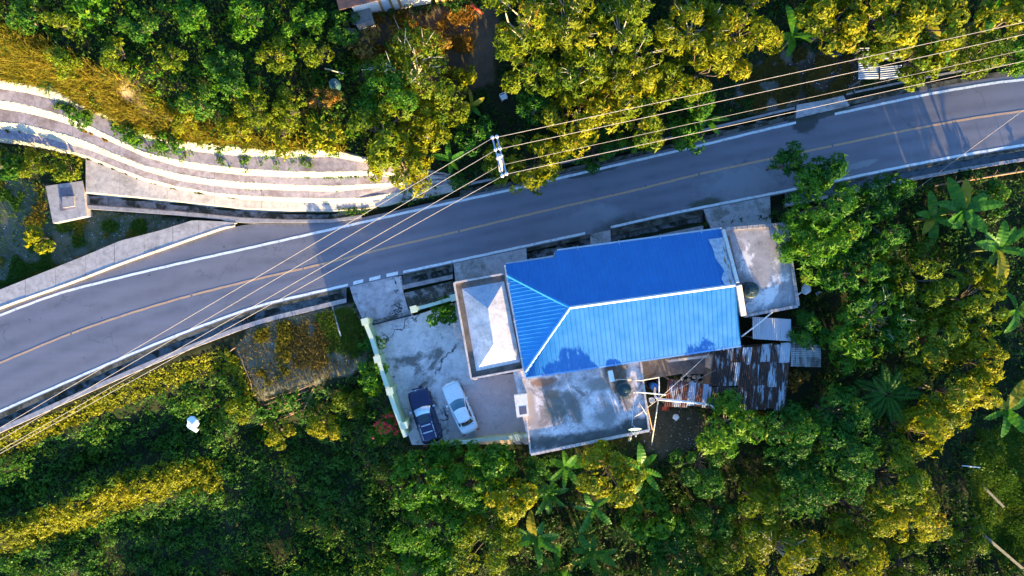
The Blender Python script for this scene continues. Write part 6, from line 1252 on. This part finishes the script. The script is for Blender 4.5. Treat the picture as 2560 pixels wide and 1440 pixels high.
clump_field('scrub_clumps', 'dense scrub clumps on the hill above the terraces', 7000, 42, 'leaf_fresh', lambda px, py, x, y, r_: (px < 900) & (py < 330) & ~sparse(px, py) & (py < I((-300, 90), (0, 110), (300, 190), (450, 240), (850, 300))(px) + 30), .30, .8, 130, .22, .14)
clump_field('scrub_clumps', 'yellow green scrub clumps along the crest above the terraces', 9000, 43, 'leaf_gold', lambda px, py, x, y, r_: (px < 930) & (py < 420) & ~sparse(px, py) & (py > I((-300, 90), (0, 120), (300, 200), (450, 250), (850, 300))(px)) & (r_.random(px.shape) < .7), .22, .6, 150, .22, .12)
clump_field('floor_clumps', 'leafy clumps on the floor of the wood, shade painted into their leaves', 9000, 44, 'leaf_floor_shaded', lambda px, py, x, y, r_: (px > 950) & ~sparse(px, py) & (r_.random(px.shape) < .7), .30, .8, 110, .26, .14)
clump_field('bank_creeper', 'creeper covering the bank below the road, sunlit yellow painted into its leaves', 60000, 45, 'leaf_gold', lambda px, py, x, y, r_: (px < 640) & (py > vS3(px) + 2) & (py < vS3(px) + 52) & ~sparse(px, py), .16, .34, 260, .20, .12)  # gold leaf colour stands in for low sun on the bank
clump_field('ridge_creeper', 'creeper on the low ridge across the hollow, sunlit yellow painted into its leaves', 55000, 46, 'leaf_gold', lambda px, py, x, y, r_: (px < 560) & (py > vS6(px) - 26) & (py < vS6(px) + 62) & (n1(x / 2.5, y / 2.5) > -.4), .20, .5, 230, .20, .12)  # sunlight on the ridge is put into the gold leaf colour
clump_field('dry_thicket', 'rust orange dry thicket on the upper dirt yard', 45000, 47, 'leaf_dry', lambda px, py, x, y, r_: inpoly(px, py, DIRTYARD) & (n1(x / 1.6 + 3, y / 1.6) > .02) & (px < 1200), .16, .42, 120, .22, .09)
clump_field('clearing_clumps', 'low green clumps around the clearing at the right', 16000, 49, 'leaf_vine', lambda px, py, x, y, r_: inpoly(px, py, CLEARING) & (n3(x / 1.8, y / 1.8) > .02), .14, .4, 150, .18, .09)
clump_field('lot_clumps', 'yellow green weed clumps on the gravel lot', 20000, 48, 'leaf_gold', lambda px, py, x, y, r_: inpoly(px, py, [(640, 800), (715, 792), (725, 850), (700, 950), (650, 950)]) & (n2(x / 1.2 + 2, y / 1.2) > .12), .10, .26, 160, .16, .08)
grassy = [(-400, -100), (0, 60), (120, 110), (300, 190), (480, 300), (620, 350), (870, 370), (870, 400), (520, 365), (330, 325), (160, 235), (0, 200), (-400, 200)]
def blades(name, label, n, seed, mat, region, Lf, Wf=.03, lean=.5, clump=0.4, bb=(-100, -100, 2660, 1540)):
    a, b = P(bb[0], bb[3], -1), P(bb[2], bb[1], 3); r_, x, y, z, px, py = scatter(n, seed, a.x, b.x, a.y, b.y); k = ~blocked(px, py) & region(px, py, x, y, r_) & (n4(x / .8 + seed, y / .8) > clump - .5)
    x, y, z = x[k], y[k], z[k]; q = len(x); d = norm(np.stack([r_.normal(0, lean, q), r_.normal(-.15, lean, q), np.full(q, 1.0)], 1)); p = np.stack([x, y, z + .01], 1); s = norm(np.cross(d, r_.normal(size=(q, 3))))
    V, Q = leafgeo(p, d, np.cross(s, d), Lf * r_.uniform(.5, 1.4, q), Wf * r_.uniform(.7, 1.4, q), .35); o = fastmesh(name, V, Q, mat, np.clip(.5 + .5 * n1(x / 1.8, y / 1.8) + r_.normal(0, .15, q), 0, 1)); tag(o, label, None, None, 'stuff')
wob = lambda px, py, a=26: (px + a * n1(px / 15, py / 15), py + a * n2(px / 15, py / 15 + 3))
blades('dry_grass', 'long golden grass on the slope above the top terrace', 160000, 21, 'grass_gold', lambda px, py, x, y, r_: inpoly(*wob(px, py), grassy) & (~inpoly(*wob(px, py), BARE) | (r_.random(px.shape) < .25)), .75, .06, .6, .15, (-100, 40, 900, 420))
LBB = (580, 740, 950, 1010); TBB = (-60, 390, 500, 760)
green_lot = [(800, 775), (872, 758), (905, 800), (925, 850), (890, 900), (830, 880), (800, 830)]
blades('lawn_grass', 'short green grass beside the driveway', 60000, 22, 'grass_green', lambda px, py, x, y, r_: inpoly(*wob(px, py), green_lot), .28, .05, .7, .05, LBB)
blades('lot_weeds', 'brown wiry weeds in the middle of the gravel lot', 60000, 23, 'grass_brown', lambda px, py, x, y, r_: inpoly(*wob(px, py, 40), [(720, 810), (790, 800), (835, 870), (820, 915), (740, 915)]) | (inpoly(px, py, LOT) & (r_.random(px.shape) < .18)), .30, .05, .9, .18, LBB)
blades('yellow_weeds', 'yellow tufts on the left part of the gravel lot', 60000, 24, 'grass_gold', lambda px, py, x, y, r_: inpoly(*wob(px, py, 40), [(640, 800), (715, 792), (725, 850), (710, 950), (650, 960)]) & (n3(x * 1.1, y * 1.1) > -.12), .34, .06, .8, .30, LBB)
blades('triangle_weeds', 'sparse green and yellow weeds on the gravel triangle', 130000, 25, 'grass_green', lambda px, py, x, y, r_: inpoly(px, py, TRIANGLE) & ((n2(x / 1.3, y / 1.3) > .16) | (r_.random(px.shape) < .10)), .26, .05, .8, .25, TBB)
blades('triangle_tufts', 'yellow brown tufts on the gravel triangle', 70000, 26, 'grass_gold', lambda px, py, x, y, r_: inpoly(px, py, TRIANGLE) & (n1(x / 1.1 + 7, y / 1.1) > .20), .28, .05, .8, .3, TBB)
blades('clearing_grass', 'patchy grass and litter in the clearing at the right', 150000, 27, 'grass_green', lambda px, py, x, y, r_: inpoly(*wob(px, py), CLEARING), .30, .06, .9, .05, (2350, 1010, 2950, 1600))
blades('lane_weeds', 'weeds and leaf litter along the dirt lane', 60000, 28, 'grass_brown', lambda px, py, x, y, r_: inpoly(*wob(px, py), LANE) & ((n1(x / 1.5, y / 1.5) > 0) | (px < 1960)), .24, .06, 1.1, .35, (1820, 90, 2170, 310))
blades('yard_litter', 'rust-coloured dry stalks on the upper dirt yard', 80000, 29, 'leaf_dry', lambda px, py, x, y, r_: inpoly(*wob(px, py), DIRTYARD) & (n2(x / 1.2, y / 1.2) > -.05) & (px < 1180), .45, .07, .9, .4, (860, 20, 1270, 270))
cover('verge_creeper', 'creeper along the lip of the bank below the road, sunlit yellow painted into its leaves', 300000, 14, 'leaf_gold', lambda px, py, x, y, r_: ((px < 640) & (py > vS3(px) - 6) & (py < vS3(px) + 50) & ~sparse(px, py)) | ((px < 560) & (py > vS6(px) - 24) & (py < vS6(px) + 60)), .20, .12, .3, .3, 2)  # gold leaves paint the sunlit yellow of bank lip and ridge
r_, x, y, z, px, py = scatter(140000, 31); k = (inpoly(px, py, LOT) | inpoly(px, py, TRIANGLE) | inpoly(px, py, LANE) | inpoly(px, py, BACKYARD)) & ~blocked(px, py) & (r_.random(px.shape) < .35 + .9 * n1(x / 1.5, y / 1.5)); x, y, z = x[k], y[k], z[k]; q = len(x)
s = r_.uniform(.02, .075, q)[:, None]; oc = np.array([(1, 0, 0), (0, 1, 0), (-1, 0, 0), (0, -1, 0), (0, 0, .7)]); V = (np.stack([x, y, z], 1)[:, None, :] + oc[None] * s[:, :, None] * r_.uniform(.6, 1.2, (q, 5, 1))).reshape(-1, 3); b = np.arange(q)[:, None] * 5
T4 = np.array([(0, 1, 4), (1, 2, 4), (2, 3, 4), (3, 0, 4)]); Q = (b[:, None, :] + T4[None]).reshape(-1, 3); tag(fastmesh('gravel', V, Q, 'gravel'), 'loose pale gravel on the lot, lane and triangle', None, None, 'stuff')
if False: print('TRIS', sum(len(p.vertices) - 2 for m in bpy.data.meshes for p in m.polygons))

# creepers hanging over the terraces and moss in their corners
def terrace_weeds(name, label, runs, mat, seed, Lf=.18, Wf=.10):
    r_ = np.random.default_rng(seed); C_ = []; R__ = []
    for key, u0, u1, n, r0, r1, dy in runs:
        for _ in range(n):
            u = r_.uniform(u0, u1); p = rtworld(key, u)
            if n1(u / 22.0, seed) < -.12: continue
            C_.append((p.x, p.y + r_.uniform(-dy, dy * .4), p.z + .02)); R__.append(r_.uniform(r0, r1))
    cc = np.array(C_); cr = np.array(R__); m = 3; N = int(260 * (cr ** 2).sum() / m) + 200; ci = r_.choice(len(cc), N, p=cr ** 2 / (cr ** 2).sum())
    d = norm(r_.normal(size=(N, 3)) + np.array([0, -.1, .6])); d[:, 2] = np.abs(d[:, 2]); p = cc[ci] + d * (cr[ci] * r_.uniform(.5, 1.1, N))[:, None] * np.array([1.2, 1, .5])
    b = np.repeat(p, m, 0); dr = np.repeat(d, m, 0); q = len(b); t = norm(r_.normal(size=(q, 3)) + dr * .3)
    V, Q = leafgeo(b, t, dr + r_.normal(0, .4, (q, 3)), Lf * r_.uniform(.6, 1.3, q), Wf * r_.uniform(.7, 1.3, q), .2); tag(fastmesh(name, V, Q, mat, np.clip(r_.normal(.5, .22, q), 0, 1)), label, None, None, 'stuff')
terrace_weeds('terrace_creeper', 'green creepers trailing over the upper terraces', [('R4b', 140, 480, 110, .12, .40, .9), ('R4t', 180, 470, 60, .15, .4, .5), ('R4b', 540, 800, 60, .10, .32, .8), ('R4t', 480, 860, 90, .12, .34, .5), ('R3t', 560, 640, 14, .08, .2, .6)], 'leaf_fresh', 51)
terrace_weeds('terrace_moss', 'dark mossy weeds along the feet of the terrace risers', [('R3b', 700, 930, 110, .05, .13, .10), ('R2b', 600, 940, 22, .04, .10, .06), ('R1b', 640, 830, 16, .04, .10, .06), ('D1', 640, 905, 70, .06, .20, .2), ('R0t', 850, 1140, 120, .10, .28, .35), ('R1t', 960, 1140, 40, .06, .2, .2)], 'leaf_vine', 52, .13, .08)
terrace_weeds('terrace_dead_leaves', 'brown dead leaf drifts on the left terraces', [('R4b', 60, 130, 12, .06, .16, .12), ('R3b', 120, 300, 26, .05, .14, .12), ('R2b', 0, 120, 10, .04, .10, .1)], 'leaf_dry', 53, .12, .07)
